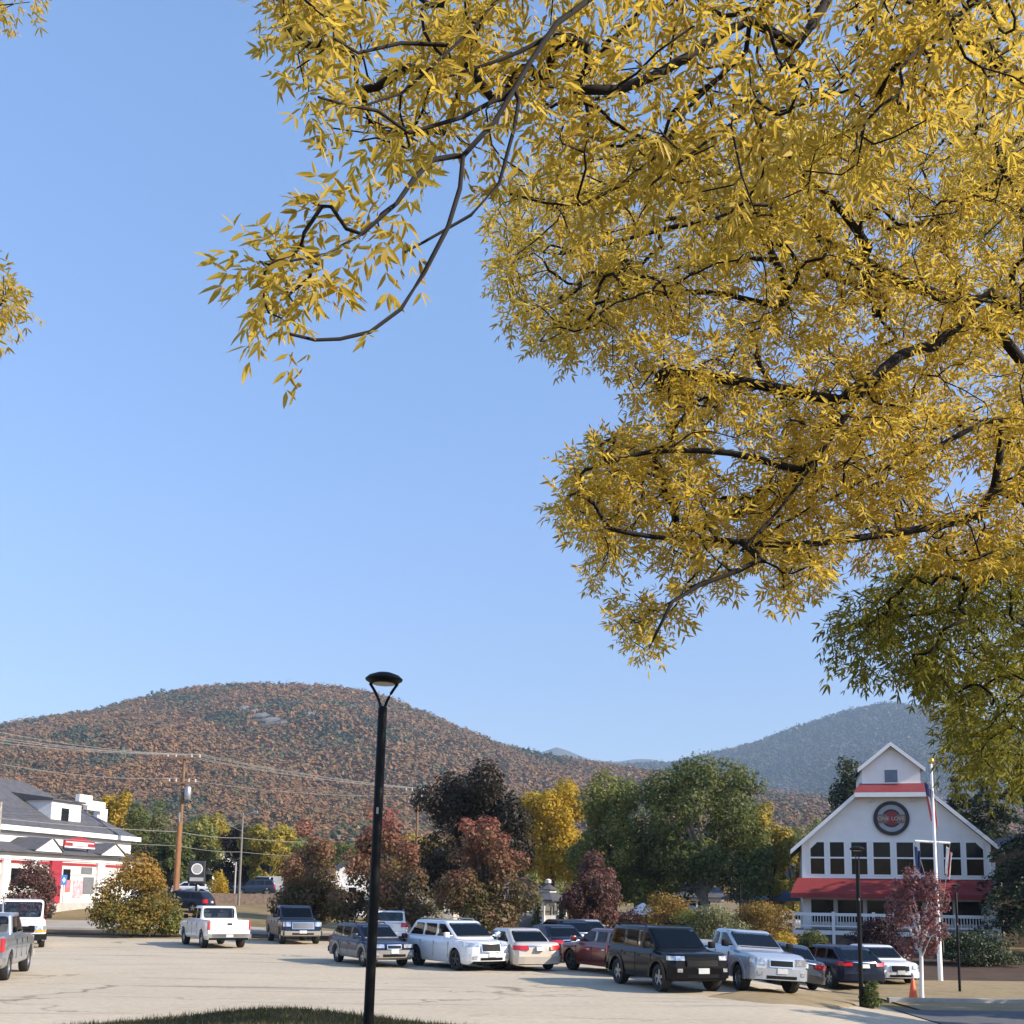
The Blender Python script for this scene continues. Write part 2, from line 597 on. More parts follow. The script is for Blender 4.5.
# ------------------------------------------------------------------ hills with their forest
def wob(x, y, s, seed=0):
    return (np.sin(x / s * 1.7 + seed) * np.cos(y / s * 1.3 + seed * 2) + 0.5 * np.sin(x / s * 3.9 + y / s * 2.7 + seed * 3)
            + 0.3 * np.sin(x / s * 7.3 - y / s * 6.1 + seed))


def make_hill(name, prof, y0, y1, xr, z0, p, wamp, ws, nx, ny, m, drop=0.75):
    P = np.array([(at(a, b, y1).x, at(a, b, y1).z) for a, b in prof])

    def h(x, y):
        t = np.clip((y - y0) / (y1 - y0), 0, 1)
        ridge = np.interp(x, P[:, 0], P[:, 1])
        back = 1 - drop * np.clip((y - y1) / (y1 - y0), 0, 1)
        env = np.sin(np.clip(t, 0, 1) * PI) ** 0.8
        return (z0 + (ridge - z0) * t ** p + wamp * wob(x, y, ws) * env) * back

    xs = np.linspace(*xr, nx)
    ys = np.linspace(y0, y1 + (y1 - y0) * 0.5, ny)
    X, Y = np.meshgrid(xs, ys)
    Z = h(X, Y)
    V = np.stack([X, Y, Z], -1).reshape(-1, 3)
    i, j = np.meshgrid(np.arange(nx - 1), np.arange(ny - 1))
    a = (j * nx + i).ravel()
    F = np.stack([a, a + 1, a + nx + 1, a + nx], 1)
    me = np_mesh(name, V, F)
    me.shade_smooth()
    tag(link(name, me, m), kind="structure")
    return h


def forest(name, label, h, xr, yr, n, rad, m, con_frac, m2=None, clumpy=0, bare=()):
    x = RNG.uniform(*xr, n)
    y = RNG.uniform(*yr, n)
    for (bx0, by0, bw, bd) in bare:
        ok = (np.abs(x - bx0) > bw) | (np.abs(y - by0) > bd)
        x, y = x[ok], y[ok]
    n = len(x)
    r = rad * np.clip(RNG.lognormal(0, 0.25, n), .5, 1.6)
    # conifers gather in patches
    pat = wob(x, y, 130, 4) + .8 * wob(x, y * .8, 47, 9) + RNG.normal(0, 0.42, n)
    con = pat > np.quantile(pat, 1 - con_frac)
    sc = np.stack([r, r, r * RNG.uniform(0.9, 1.35, n)], 1)
    sc[con] *= np.array([0.72, 0.72, 1.3])
    z = h(x, y) + sc[:, 2] * 0.55
    C = np.stack([x, y, z], 1)
    # every crown is a clump of leaf-sized faces, more and finer ones in the nearer part
    VV, FF, MI = [], [], []
    o0 = 0
    nr = y < clumpy
    for sel, q, fs in ((np.where(nr)[0], 40, .36), (np.where(~nr)[0], 16, .52)):
        k = len(sel)
        if not k:
            continue
        d = RNG.normal(0, 1, (k, q, 3))
        d /= np.linalg.norm(d, axis=2, keepdims=True)
        rr = RNG.uniform(.5, 1.1, (k, q, 1))
        L = d * rr
        cn = con[sel]
        L[cn, :, :2] *= (1 - .62 * L[cn, :, 2:3])
        P = (L * sc[sel][:, None, :] + C[sel][:, None, :]).reshape(-1, 3)
        N = (d + RNG.normal(0, .22, d.shape) + np.array([.25, -.1, .55])).reshape(-1, 3)
        N /= np.linalg.norm(N, axis=1, keepdims=True)
        t = RNG.normal(0, 1, N.shape)
        a = np.cross(N, t)
        a /= np.linalg.norm(a, axis=1, keepdims=True)
        b = np.cross(N, a)
        sz = (rad * fs * RNG.lognormal(0, .25, len(P)))[:, None]
        T = np.stack([P - a * sz - b * sz * .6, P + a * sz - b * sz * .6, P + b * sz], 1).reshape(-1, 3)
        VV.append(T)
        FF.append(o0 + np.arange(len(T)).reshape(-1, 3))
        MI.append(np.repeat(cn.astype(np.int32), q))
        o0 += len(T)
    o = link(name, np_mesh(name, np.concatenate(VV), np.concatenate(FF), np.concatenate(MI)), [m, m2])
    tag(o, label, "forest", kind="stuff")


M_HILLSOIL = ground_mat("forest_floor", [(0.3, 0.085, 0.065, 0.03), (0.7, 0.14, 0.085, 0.04)], 0.01, 0.1, bump=0)
AUT = [(0.0, 0.067, 0.067, 0.026), (0.22, 0.116, 0.099, 0.034), (0.4, 0.152, 0.099, 0.036), (0.56, 0.22, 0.103, 0.038), (0.74, 0.25, 0.137, 0.042), (0.88, 0.305, 0.196, 0.05), (1.0, 0.281, 0.062, 0.034)]
M_AUT = leafmat("autumn_forest", AUT, 0.013, 0.1, 0.2, clump2=0.14)
M_CON = leafmat("conifer_forest", [(0.0, 0.04, 0.053, 0.024), (1.0, 0.099, 0.104, 0.045)], 0.02, 0.0, 0.6)
MAIN = [(-420, 804), (-200, 762), (-60, 737), (0, 729), (60, 718), (100, 712), (150, 699), (200, 689), (240, 686), (290, 686), (340, 689), (380, 697), (420, 712), (460, 729), (500, 746), (540, 757), (580, 763), (620, 769), (660, 775), (712, 787), (760, 792), (830, 801), (900, 807), (1100, 816), (1400, 824)]
h1 = make_hill("autumn_hill", MAIN, 330, 1320, (-1250, 1150), -6, 1.25, 9, 150, 120, 70, M_HILLSOIL)
LEDGES = []
for (a_, b_, w_) in ((243, 709, 9), (252, 713, 12), (262, 717, 12), (272, 721, 14), (281, 725, 9), (312, 716, 8)):
    yy = 1315.0
    while yy > 700 and (at(a_, b_, yy).z < float(h1(at(a_, b_, yy).x, yy))):
        yy -= 4
    LEDGES.append((at(a_, b_, yy).x, yy, w_))
forest("autumn_forest", "rust and dark green autumn forest covering the long rounded hill", h1, (-820, 760), (380, 1345), 84000, 2.9, M_AUT, 0.17, M_CON, 800, [(q[0], q[1] - 8, q[2] * .8, 14) for q in LEDGES])
M_LEDGE = mat("grey_ledge_rock", (0.15, 0.145, 0.14), .95, var=.5, scale=.25, bump=.8, bscale=.5)
lr = random.Random(4)
lx0, ly0 = LEDGES[0][0], LEDGES[0][1]
lz0 = float(h1(lx0, ly0))
lm = thing("rock_ledge", "band of bare grey rock ledges high on the autumn hill", "rock", (lx0, ly0, lz0))
for (q0, q1, qw) in LEDGES:
    vs = []
    for rr_k, zz in ((1.0, -3), (1.0, 2.2), (.7, 3.4)):
        for k in range(9):
            t = 2 * PI * k / 9
            e = rr_k * lr.uniform(.75, 1.1)
            px_, py_ = q0 + math.cos(t) * qw * .75 * e, q1 + math.sin(t) * 6 * e
            vs.append((px_ - lx0, py_ - ly0, float(h1(px_, py_)) - lz0 + zz + lr.uniform(-.4, .6)))
    fs = [(i * 9 + k, i * 9 + (k + 1) % 9, i * 9 + 9 + (k + 1) % 9, i * 9 + 9 + k) for i in range(2) for k in range(9)] + [tuple(range(18, 27))]
    MB().poly(vs, fs).build("ledge", M_LEDGE, lm)
FAR = [(300, 803), (480, 778), (560, 768), (600, 768), (640, 766), (670, 765), (700, 758), (750, 746), (800, 728), (850, 712), (880, 705), (900, 705), (940, 712), (990, 726), (1060, 748), (1200, 783), (1500, 803)]
h2 = make_hill("far_mountain", FAR, 1300, 3000, (-700, 2500), -5, 1.15, 16, 300, 110, 60, M_HILLSOIL)
M_AUT2 = leafmat("mountain_forest", [(0.0, 0.031, 0.048, 0.03), (0.45, 0.062, 0.064, 0.041), (0.75, 0.125, 0.08, 0.047), (1.0, 0.156, 0.107, 0.052)], 0.004, 0.0, 0.2, clump2=0.09)
forest("mountain_forest", "hazy blue green forest on the distant mountain behind the white gabled brewery", h2, (180, 1650), (1350, 3060), 56000, 5.2, M_AUT2, 0.4, M_CON)
PEAK = [(400, 790), (500, 762), (530, 753), (548, 748), (556, 745), (566, 748), (590, 758), (615, 760), (635, 757), (650, 757), (675, 763), (760, 790)]
make_hill("distant_peak", PEAK, 3500, 4700, (-700, 1250), -5, 1.1, 6, 350, 80, 30, M_AUT2)

# haze: the air that fades the far hills
hz = MB().box(-2600, 4200, -200, 7200, -12, 575).build("haze", bpy.data.materials.new("haze_air"))
hm = hz.data.materials[0]
hm.use_nodes = True
hm.node_tree.nodes.clear()
ho = hm.node_tree.nodes.new("ShaderNodeOutputMaterial")
hv = hm.node_tree.nodes.new("ShaderNodeVolumePrincipled")
hv.inputs["Color"].default_value = (0.55, 0.75, 1.0, 1)
hv.inputs["Density"].default_value = 0.00014
hv.inputs["Anisotropy"].default_value = 0.0
hm.node_tree.links.new(hv.outputs[0], ho.inputs["Volume"])
tag(hz, "thin blue haze in the air between the lot and the far hills", "haze", kind="stuff")


# ------------------------------------------------------------------ vehicles
def g_belt(sp):
    return sp['gh'][4]


def vehicle(name, label, cat, sp, body_m, px, wheel_row, phi, Y=None, group=None, clad=None, rim=M_RIM, extra=None):
    """sp: shape; px,wheel_row: where its middle stands on the ground; phi: heading in degrees"""
    if Y is None:
        p = gpix(px, wheel_row)
        x, y = p.x, p.y
    else:
        p = at(px, 880, Y)
        x, y = p.x, p.y
    a = R(phi)
    c, s = math.cos(a), math.sin(a)
    L, W, H = sp['L'], sp['W'], sp['H']
    r, af, ar = sp['r'], sp['af'], sp['ar']
    # rest the four wheels on the slope
    zf, zb = G(x + c * af, y + s * af), G(x + c * ar, y + s * ar)
    zl, zr = G(x - s * .8, y + c * .8), G(x + s * .8, y - c * .8)
    root = thing(name, label, cat, (x, y, (zf + zb) / 2 + 0.03), 0, group)
    root.rotation_euler = Euler((math.atan2(zl - zr, 1.6), -math.atan2(zf - zb, af - ar), a), 'XYZ')
    hw = W / 2
    top = sp['top']
    tx = [q[0] for q in top]
    tz = [q[1] for q in top]
    gc = sp.get('gc', 0.24)
    ra = r + sp.get('ag', 0.06)
    xs = set(np.linspace(-L / 2, L / 2, 29).round(3))
    for d in (.03, .08, .16, .28):
        xs |= {round(L / 2 - d, 3), round(-L / 2 + d, 3)}
    for q in tx:
        xs.add(round(q, 3))
    if sp.get('bed'):
        for q in sp['bed'][:2]:
            xs |= {q - .012, q + .012}
    for ax in (af, ar):
        xs = {q for q in xs if abs(q - ax) > ra + .02}
        for k in range(13):
            xs.add(round(ax + ra * math.cos(PI * k / 12), 4))
        xs |= {round(ax + ra + .004, 4), round(ax - ra - .004, 4)}
    xs = sorted(xs)
    kf, kr = sp.get('kf', .2), sp.get('kr', .12)

    def hwid(x):
        w = hw
        t = (x - (L / 2 - .6)) / .6
        if t > 0:
            w *= 1 - kf * t ** 2.6
        t = ((-L / 2 + .5) - x) / .5
        if t > 0:
            w *= 1 - kr * t ** 2.6
        return w

    bed = sp.get('bed')
    zm_ = sp.get('nz', .55 * g_belt(sp))
    bf, br = sp.get('bf', .13), sp.get('br', .09)

    def bulge(x, y, z):
        # rounds the nose and the tail in plan and in profile
        t = min(1, max(0, (x - (L / 2 - .55)) / .55))
        t2 = min(1, max(0, (-x - (L / 2 - .45)) / .45))
        q = (y / hw) ** 2 + sp.get('bz', .9) * ((z - zm_) / .55) ** 2 * (1 if z > zm_ else .7)
        return x - t * t * bf * q + t2 * t2 * br * q

    lv = [0.0, .07, .2, .42, .66, .82, .93, 1.0]
    sc = [.93, .975, .992, 1.0, 1.0, .985, .955, .905]
    V, rings = [], []
    for x_ in xs:
        zt = float(np.interp(x_, tx, tz))
        zb_ = gc
        t = (x_ - (L / 2 - .16)) / .16
        if t > 0:
            zt -= .07 * t * t
            zb_ += .10 * t * t
        t = ((-L / 2 + .14) - x_) / .14
        if t > 0:
            zt -= .04 * t * t
            zb_ += .10 * t * t
        lo = zb_
        for ax in (af, ar):
            if abs(x_ - ax) <= ra + 1e-3:
                lo = max(lo, r + math.sqrt(max(0, ra * ra - (x_ - ax) ** 2)))
        w = hwid(x_)
        ring = [(x_, 0, lo)]
        for l_, s_ in zip(lv, sc):
            z = zb_ + (zt - zb_) * l_
            ring.append((x_, w * s_, max(z, min(lo, zt - .03 + .004 * l_))))
        if bed and bed[0] < x_ < bed[1]:
            ring += [(x_, w * .86, zt), (x_, w * .85, bed[2]), (x_, 0, bed[2])]
        else:
            cr = sp.get('crown', .035)
            ring += [(x_, w * .80, zt + cr * .5), (x_, w * .45, zt + cr * .9), (x_, 0, zt + cr)]
        full = ring + [(q[0], -q[1], q[2]) for q in ring[-2:0:-1]]
        rings.append(list(range(len(V), len(V) + len(full))))
        V += full
    V = [(bulge(*q), q[1], q[2]) for q in V]
    me = bpy.data.meshes.new("body")
    F = []
    mi = []
    n = len(rings[0])
    for i in range(len(rings) - 1):
        for k in range(n):
            k2 = (k + 1) % n
            F.append((rings[i][k], rings[i + 1][k], rings[i + 1][k2], rings[i][k2]))
            kk = min(k, n - 1 - k)
            mi.append(1 if kk in (0,) or (clad and kk in clad[1]) else 0)
    F.append(tuple(rings[0]))
    F.append(tuple(rings[-1][::-1]))
    mi += [0, 0]
    me.from_pydata(V, [], F)
    me.polygons.foreach_set("material_index", mi)
    bm = bmesh.new()
    bm.from_mesh(me)
    bmesh.ops.remove_doubles(bm, verts=bm.verts, dist=.0015)
    bmesh.ops.recalc_face_normals(bm, faces=bm.faces)
    bm.to_mesh(me)
    bm.free()
    g = sp['gh']            # ws_base, ws_top, rear_top, rear_base, belt, roof
    wb, wt = hw * .915, hw * sp.get('roofw', .74)
    x0, x1, x2, x3, zb2, zr2 = g
    zb2 -= .02
    hollow = Y < 62

    def frustum(dx, dw, db, dt):
        a_ = [(x0 - dx, wb * .93 - dw, zb2 + db), (x1 - dx * .6, wt - dw, zr2 - dt), (x2 + dx * .6, wt - dw, zr2 - dt), (x3 + dx, wb * .95 - dw, zb2 + db)]
        return MB().poly(a_ + [(q[0], -q[1], q[2]) for q in a_], [(0, 1, 2, 3), (4, 7, 6, 5), (0, 4, 5, 1), (3, 2, 6, 7), (1, 5, 6, 2), (0, 3, 7, 4)])
    body = link("body", me, [body_m, clad[0] if clad else M_BLACK], root, smooth=38)

    cab = frustum(0, 0, 0, 0)
    me = bpy.data.meshes.new("cabin")
    me.from_pydata(cab.v, [], cab.f)
    bm = bmesh.new()
    bm.from_mesh(me)
    bmesh.ops.recalc_face_normals(bm, faces=bm.faces)
    bmesh.ops.bevel(bm, geom=[e for e in bm.edges if max(v_.co.z for v_ in e.verts) > zb2 + .05], offset=sp.get('bev', .07) * 1.35, segments=4, affect='EDGES', profile=.5)
    bm.to_mesh(me)
    bm.free()
    cutters = []
    # windows: lie 6 mm proud of the cabin's faces
    def sidept(x_, z, sgn):
        t = (z - zb2) / (zr2 - zb2)
        yy = wb * .94 + (wt - wb * .94) * t
        return Vector((x_, sgn * (yy + .008), z))

    def soft(q, c):
        # window outline with cut corners
        out = []
        for i in range(len(q)):
            a_, b_, c_ = q[i - 1], q[i], q[(i + 1) % len(q)]
            k1 = min(c, .3 * (a_ - b_).length)
            k2 = min(c, .3 * (c_ - b_).length)
            p1, p2 = b_ + (a_ - b_).normalized() * k1, b_ + (c_ - b_).normalized() * k2
            out += [p1, (p1 + p2) * .22 + b_ * .56, p2]
        return out

    zlo, zhi = zb2 + .07, zr2 - .11

    def edge_x(z, front):
        t = (z - zb2) / (zr2 - zb2)
        return (x0 + (x1 - x0) * t) if front else (x3 + (x2 - x3) * t)
    for sgn in (1, -1):
        for (f0, f1, sl0, sl1) in sp['win']:
            # f0..f1 fractions along the glazed length, slanted at the ends when they meet a pillar
            def xa(f, z):
                a_, b_ = edge_x(z, True) - .16, edge_x(z, False) + sp.get('cpil', .2)
                mid0, mid1 = edge_x((zlo + zhi) / 2, True) - .16, edge_x((zlo + zhi) / 2, False) + sp.get('cpil', .2)
                straight = mid0 + (mid1 - mid0) * f
                return a_ if f <= 0 else (b_ if f >= 1 else straight)
            q = [sidept(xa(f0, zlo), zlo, sgn), sidept(xa(f0, zhi), zhi, sgn), sidept(xa(f1, zhi), zhi, sgn), sidept(xa(f1, zlo), zlo, sgn)]
            if sgn > 0:
                cutters.append(MB().prism([Vector((v_.x, 1.6, v_.z)) for v_ in soft(q, .07)], None, Vector((0, -3.2, 0))))
            mb = MB().prism(soft(q, .07), None, Vector((0, -sgn * .012, 0)))
            mb.build("side_window", M_CGLASS if hollow else M_GLASS, root)

    def across(xa, za, xb, zb_, ya, yb, off, nm, m):
        d = Vector((xb - xa, 0, zb_ - za))
        nrm = Vector((d.z, 0, -d.x)).normalized()
        if nrm.x * off < 0:
            nrm = -nrm
        o_ = nrm * .009
        q = [Vector((xa, ya, za)) + o_, Vector((xa, -ya, za)) + o_, Vector((xb, -yb, zb_)) + o_, Vector((xb, yb, zb_)) + o_]
        cutters.append(MB().prism([v_ + nrm * .2 for v_ in soft(q, .12)], None, -nrm * .72))
        return MB().prism(soft(q, .12), None, -nrm * .012).build(nm, m, root)

    def lerp(a_, b_, t):
        return a_ + (b_ - a_) * t
    across(lerp(x0, x1, .1), lerp(zb2, zr2, .1), lerp(x0, x1, .88), lerp(zb2, zr2, .88), wb * .93 - .10, wt - .06, 1, "windshield", M_CGLASS if hollow else M_GLASS)
    t0 = sp.get('rw', .14)
    across(lerp(x3, x2, t0), lerp(zb2, zr2, t0), lerp(x3, x2, .86), lerp(zb2, zr2, .86), wb * .95 - .13, wt - .07, -1, "rear_window", M_CGLASS if hollow else M_GLASS)

    cabin = link("cabin", me, body_m, root, smooth=38)
    if hollow:
        tmp = []
        for cb in [frustum(.10, .075, -.2, .05)] + cutters:
            co = cb.build("cutter", M_BLACK)
            tmp.append(co)
            md = cabin.modifiers.new("cut", 'BOOLEAN')
            md.operation, md.solver, md.object, md.material_mode = 'DIFFERENCE', 'EXACT', co, 'TRANSFER'
        keep = cabin.matrix_basis.copy()
        cabin.parent = None
        cabin.matrix_basis = Matrix()
        bpy.context.view_layer.update()
        dg = bpy.context.evaluated_depsgraph_get()
        nm_ = bpy.data.meshes.new_from_object(cabin.evaluated_get(dg))
        cabin.modifiers.clear()
        cabin.data = nm_
        nm_.shade_smooth()
        nm_.set_sharp_from_angle(angle=R(38))
        cabin.parent = root
        cabin.matrix_basis = keep
        for co in tmp:
            bpy.data.objects.remove(co)
        MB().box(x3 + .12, x0 - .10, -wb * .86, wb * .86, zb2 - .1, zb2 + .045).build("cabin_floor", M_INT, root, bevel=.03)
        MB().box(x0 - .62, x0 - .12, -wb * .84, wb * .84, zb2 + .0, zb2 + .10).build("dashboard", M_INT, root, bevel=.04)
        rows = [x1 - .42] + ([x1 - 1.35] if x1 - 1.35 > x2 + .1 else [])
        for xr_ in rows:
            for sgn in (1, -1):
                st = MB().prism([(xr_ + .10, sgn * .40 - .24, zb2 - .05), (xr_ - .04, sgn * .40 - .24, zb2 + .30), (xr_ - .16, sgn * .40 - .24, zb2 + .30), (xr_ - .06, sgn * .40 - .24, zb2 - .05)], None, (0, .48, 0)).build("seat", M_INT, root, bevel=.03)
                MB().box(xr_ - .17, xr_ - .06, sgn * .40 - .13, sgn * .40 + .13, zb2 + .33, zb2 + .47).build("headrest", M_INT, st, bevel=.03)
        sw_ = [(x0 - .62 + .06 * math.sin(2 * PI * k / 14), .40 + .17 * math.cos(2 * PI * k / 14), zb2 + .13 + .15 * math.sin(2 * PI * k / 14)) for k in range(15)]
        MB().tube(sw_, .016, 6).build("steering_wheel", M_INT, root)

    # strips that wrap around the nose or the tail
    def wrap(nm, s0, s1, z0, z1, m, end=1, off=.012, parent=root, rake=0.0):
        kk = kf if end > 0 else kr
        Ld = .6 if end > 0 else .5

        def pt(s_):
            a_ = abs(s_)
            sg = 1 if s_ >= 0 else -1
            yc = hw * (1 - kk)
            if a_ <= 1:
                return Vector((L / 2 - .0 * a_, sg * yc * a_, 0)), Vector((1, 0, 0))
            t = (a_ - 1)
            xx = L / 2 - Ld * t
            yy = hw * (1 - kk * (1 - t) ** 2.6)
            return Vector((xx, sg * yy, 0)), Vector((.7 * (1 - t) + .1, sg * (.35 + t * .65), 0)).normalized()
        N = 13
        outer, inner = [], []
        for i in range(N):
            p_, n_ = pt(s0 + (s1 - s0) * i / (N - 1))
            outer.append(p_ + n_ * off)
            inner.append(p_ - n_ * .06)
        vs, fs = [], []
        for i in range(N):
            for (q_, zz, rk) in ((outer[i], z0, 0), (outer[i], z1, -rake), (inner[i], z1, -rake), (inner[i], z0, 0)):
                xx = (q_.x + rk) * end
                vs.append((bulge(xx, q_.y, zz), q_.y, zz))
        for i in range(N - 1):
            for k in range(4):
                k2 = (k + 1) % 4
                fs.append((i * 4 + k, i * 4 + k2, (i + 1) * 4 + k2, (i + 1) * 4 + k))
        fs += [(0, 1, 2, 3), tuple((N - 1) * 4 + k for k in (3, 2, 1, 0))]
        return MB().poly(vs, fs).build(nm, m, parent)

    for (nm, s0, s1, z0, z1, m, off) in sp.get('front', []):
        m = body_m if m == 'body' else m
        wrap(nm, s0, s1, z0, z1, m, 1, off)
    for (nm, s0, s1, z0, z1, m, off) in sp.get('rear', []):
        m = body_m if m == 'body' else m
        wrap(nm, s0, s1, z0, z1, m, -1, off)
    # mirrors
    for sgn in (1, -1):
        mx = x0 - .28
        mz = zb2 + .13
        mm = MB().box(mx - .09, mx + .07, sgn * (hw * .97 + .04) - .0, sgn * (hw * .97 + .23), mz - .09, mz + .10)
        mm.box(mx - .03, mx + .03, sgn * (hw * .86), sgn * (hw * .97 + .05), mz - .05, mz)
        mm.build("mirror", M_BLACK if sp.get('dmir', 1) else body_m, root, bevel=.03, smooth=40)
    # door seams and handles
    for f in (sp.get('doors', []) if Y < 60 else []):
        for sgn in (1, -1):
            sm = MB().box(f - .008, f + .008, sgn * hw * .99, sgn * (hw + .003), gc + .18, zb2 - .10)
            sm.build("door_gap", M_BLACK, root)
    for f in sp.get('handles', []):
        for sgn in (1, -1):
            MB().box(f - .10, f + .10, sgn * hw * .985, sgn * (hw + .03), zb2 - .2, zb2 - .165).build("door_handle", M_CHROME if sp.get('chr') else body_m, root, bevel=.008)
    # wheel-arch lips
    if sp.get('lips'):
        for ax in (af, ar):
            for sgn in (1, -1):
                mb = MB()
                vs, fs = [], []
                N = 14
                for i in range(N + 1):
                    t = PI * i / N
                    for (rr, yy) in ((ra - .01, hw * .97), (ra - .01, hw + .025), (ra + .09, hw + .02), (ra + .09, hw * .97)):
                        vs.append((ax + rr * math.cos(t), sgn * yy, r + rr * math.sin(t) * (1.0)))
                for i in range(N):
                    for k in range(4):
                        fs.append((i * 4 + k, i * 4 + (k + 1) % 4, i * 4 + 4 + (k + 1) % 4, i * 4 + 4 + k))
                mb.poly(vs, fs).build("wheel_arch", clad[0] if clad else body_m, root, smooth=40)
    # roof rails
    if sp.get('rails'):
        for sgn in (1, -1):
            yy = sgn * (wt - .07)
            MB().tube([(x1 - .25, yy, zr2 - .01), (x1 - .35, yy, zr2 + .06), (x2 + .35, yy, zr2 + .06), (x2 + .2, yy, zr2 - .01)], .022, 6).build("roof_rail", M_BLACK if sp['rails'] == 1 else M_STEELG, root, smooth=40)
    # wheels
    for ax in (af, ar):
        for sgn in (1, -1):
            tw = sp.get('tw', .23)
            yo = sgn * (hw - .03)
            yi = sgn * (hw - .03 - tw)
            ty = MB()
            prof = [(r * .62, yi), (r * .93, yi), (r, yi + sgn * .04), (r, yo - sgn * .04), (r * .94, yo), (r * .66, yo), (r * .63, yo - sgn * .03), (r * .62, yo - sgn * .12)]
            nseg = 24
            vs, fs = [], []
            for (rr, yy) in prof:
                for k in range(nseg):
                    t = 2 * PI * k / nseg
                    vs.append((ax + rr * math.cos(t), yy, r + rr * math.sin(t)))
            m_ = len(prof)
            for i in range(m_ - 1):
                for k in range(nseg):
                    fs.append((i * nseg + k, i * nseg + (k + 1) % nseg, (i + 1) * nseg + (k + 1) % nseg, (i + 1) * nseg + k))
            fs.append(tuple(range(nseg)))
            wheel = ty.poly(vs, fs).build("wheel", M_TYRE, root, smooth=35)
            # rim: hub, five double spokes and an outer ring
            rb = MB()
            yr = yo - sgn * .035
            vs, fs = [], []
            for (rr, dy) in ((r * .66, 0.0), (r * .60, .012), (r * .57, -.02), (r * .57, -.07)):
                for k in range(nseg):
                    t = 2 * PI * k / nseg
                    vs.append((ax + rr * math.cos(t), yr + sgn * dy, r + rr * math.sin(t)))
            for i in range(3):
                for k in range(nseg):
                    fs.append((i * nseg + k, i * nseg + (k + 1) % nseg, (i + 1) * nseg + (k + 1) % nseg, (i + 1) * nseg + k))
            rb.poly(vs, fs)
            for k in range(5):
                t = 2 * PI * k / 5 + .3
                ct, st = math.cos(t), math.sin(t)
                ww = .045
                q = [(.10, -1), (.58, -.9), (.58, .9), (.10, 1)]
                o_ = [Vector((ax + r * a_ * ct - b_ * ww * st, yr, r + r * a_ * st + b_ * ww * ct)) for a_, b_ in q]
                rb.prism(o_, None, (0, -sgn * .03, 0))
            vs = [(ax + .16 * r * math.cos(2 * PI * k / 12), yr + sgn * .01, r + .16 * r * math.sin(2 * PI * k / 12)) for k in range(12)]
            rb.prism(vs, None, (0, -sgn * .05, 0))
            rb.build("rim", rim, wheel, smooth=35)
    if extra:
        extra(root, sp, body_m, wrap)
    return root


def car_top(L, hf, hb, belt, xw, xr, deck=None):
    """upper line of the lower body, tail to nose"""
    if deck is None:
        return [(-L / 2, belt - .06), (-L / 2 + .25, belt), (xw, belt), (xw + .02, hb), (L / 2 - .35, (hf + hb) / 2 - .005), (L / 2, hf)]
    return [(-L / 2, deck - .06), (-L / 2 + .25, deck), (xr - .02, deck + .01), (xr + .2, belt), (xw, belt), (xw + .02, hb), (L / 2 - .4, (hf + hb) / 2), (L / 2, hf)]


def fr(hl, gr, plate=.5, bump=None, gm=M_BLACK, bm_='body', fog=None, gw=.62, hs=(.72, 1.75), chrome=True):
    z0, z1 = hl
    g0, g1 = gr
    f = [("headlight", hs[0], hs[1], z0, z1, M_HEAD, .014), ("headlight", -hs[1], -hs[0], z0, z1, M_HEAD, .014)]
    if chrome:
        f.append(("grille_surround", -gw - .04, gw + .04, g0 - .03, g1 + .03, M_CHROME, .012))
    f.append(("grille", -gw, gw, g0, g1, gm, .022))
    if bump:
        f.append(("bumper", -1.55, 1.55, bump[0], bump[1], bm_, .05))
        f.append(("intake", -.62, .62, bump[0] + .03, bump[0] + .12, M_BLACK, .058))
    if fog:
        f.append(("fog_lamp", .8, .98, fog, fog + .1, M_HEAD, .062))
        f.append(("fog_lamp", -.98, -.8, fog, fog + .1, M_HEAD, .062))
    f.append(("licence_plate", -.21, .21, plate, plate + .15, M_PLATE, .07))
    return f


def rr_(tl, plate, bump=None, bm_='body', ts=(.72, 1.6), strip=None):
    z0, z1 = tl
    f = [("taillight", ts[0], ts[1], z0, z1, M_TAIL, .014), ("taillight", -ts[1], -ts[0], z0, z1, M_TAIL, .014)]
    if bump:
        f.append(("rear_bumper", -1.55, 1.55, bump[0], bump[1], bm_, .05))
    if strip:
        f.append(("trim_strip", -.6, .6, strip, strip + .035, M_CHROME, .02))
    f.append(("licence_plate", -.2, .2, plate, plate + .14, M_PLATE, .06))
    return f


M_CLAD = mat("grey_cladding", (0.27, 0.25, 0.225), .5)
W3 = [(0, .30, 0, 0), (.34, .66, 0, 0), (.70, 1, 0, 0)]
W2 = [(0, .47, 0, 0), (.52, 1, 0, 0)]
W1 = [(0, .62, 0, 0), (.67, 1, 0, 0)]
SUV_BOXY = dict(L=4.75, W=1.92, H=1.8, r=.39, af=1.42, ar=-1.37, gc=.34, ag=.08, tw=.26, top=car_top(4.75, 1.06, 1.14, 1.17, 1.08, -2.2), kf=.17, kr=.1,
                gh=(1.25, .45, -2.0, -2.28, 1.17, 1.79), win=W3, cpil=.22, roofw=.78, rails=1, lips=1, doors=(1.0, -.05, -1.0), handles=(.15, -.85), bev=.08,
                front=fr((.92, 1.04), (.76, .92), .56, (.42, .70), fog=.60, gw=.6, hs=(.68, 1.6), chrome=False), rear=rr_((.85, 1.15), .8, (.42, .62)))
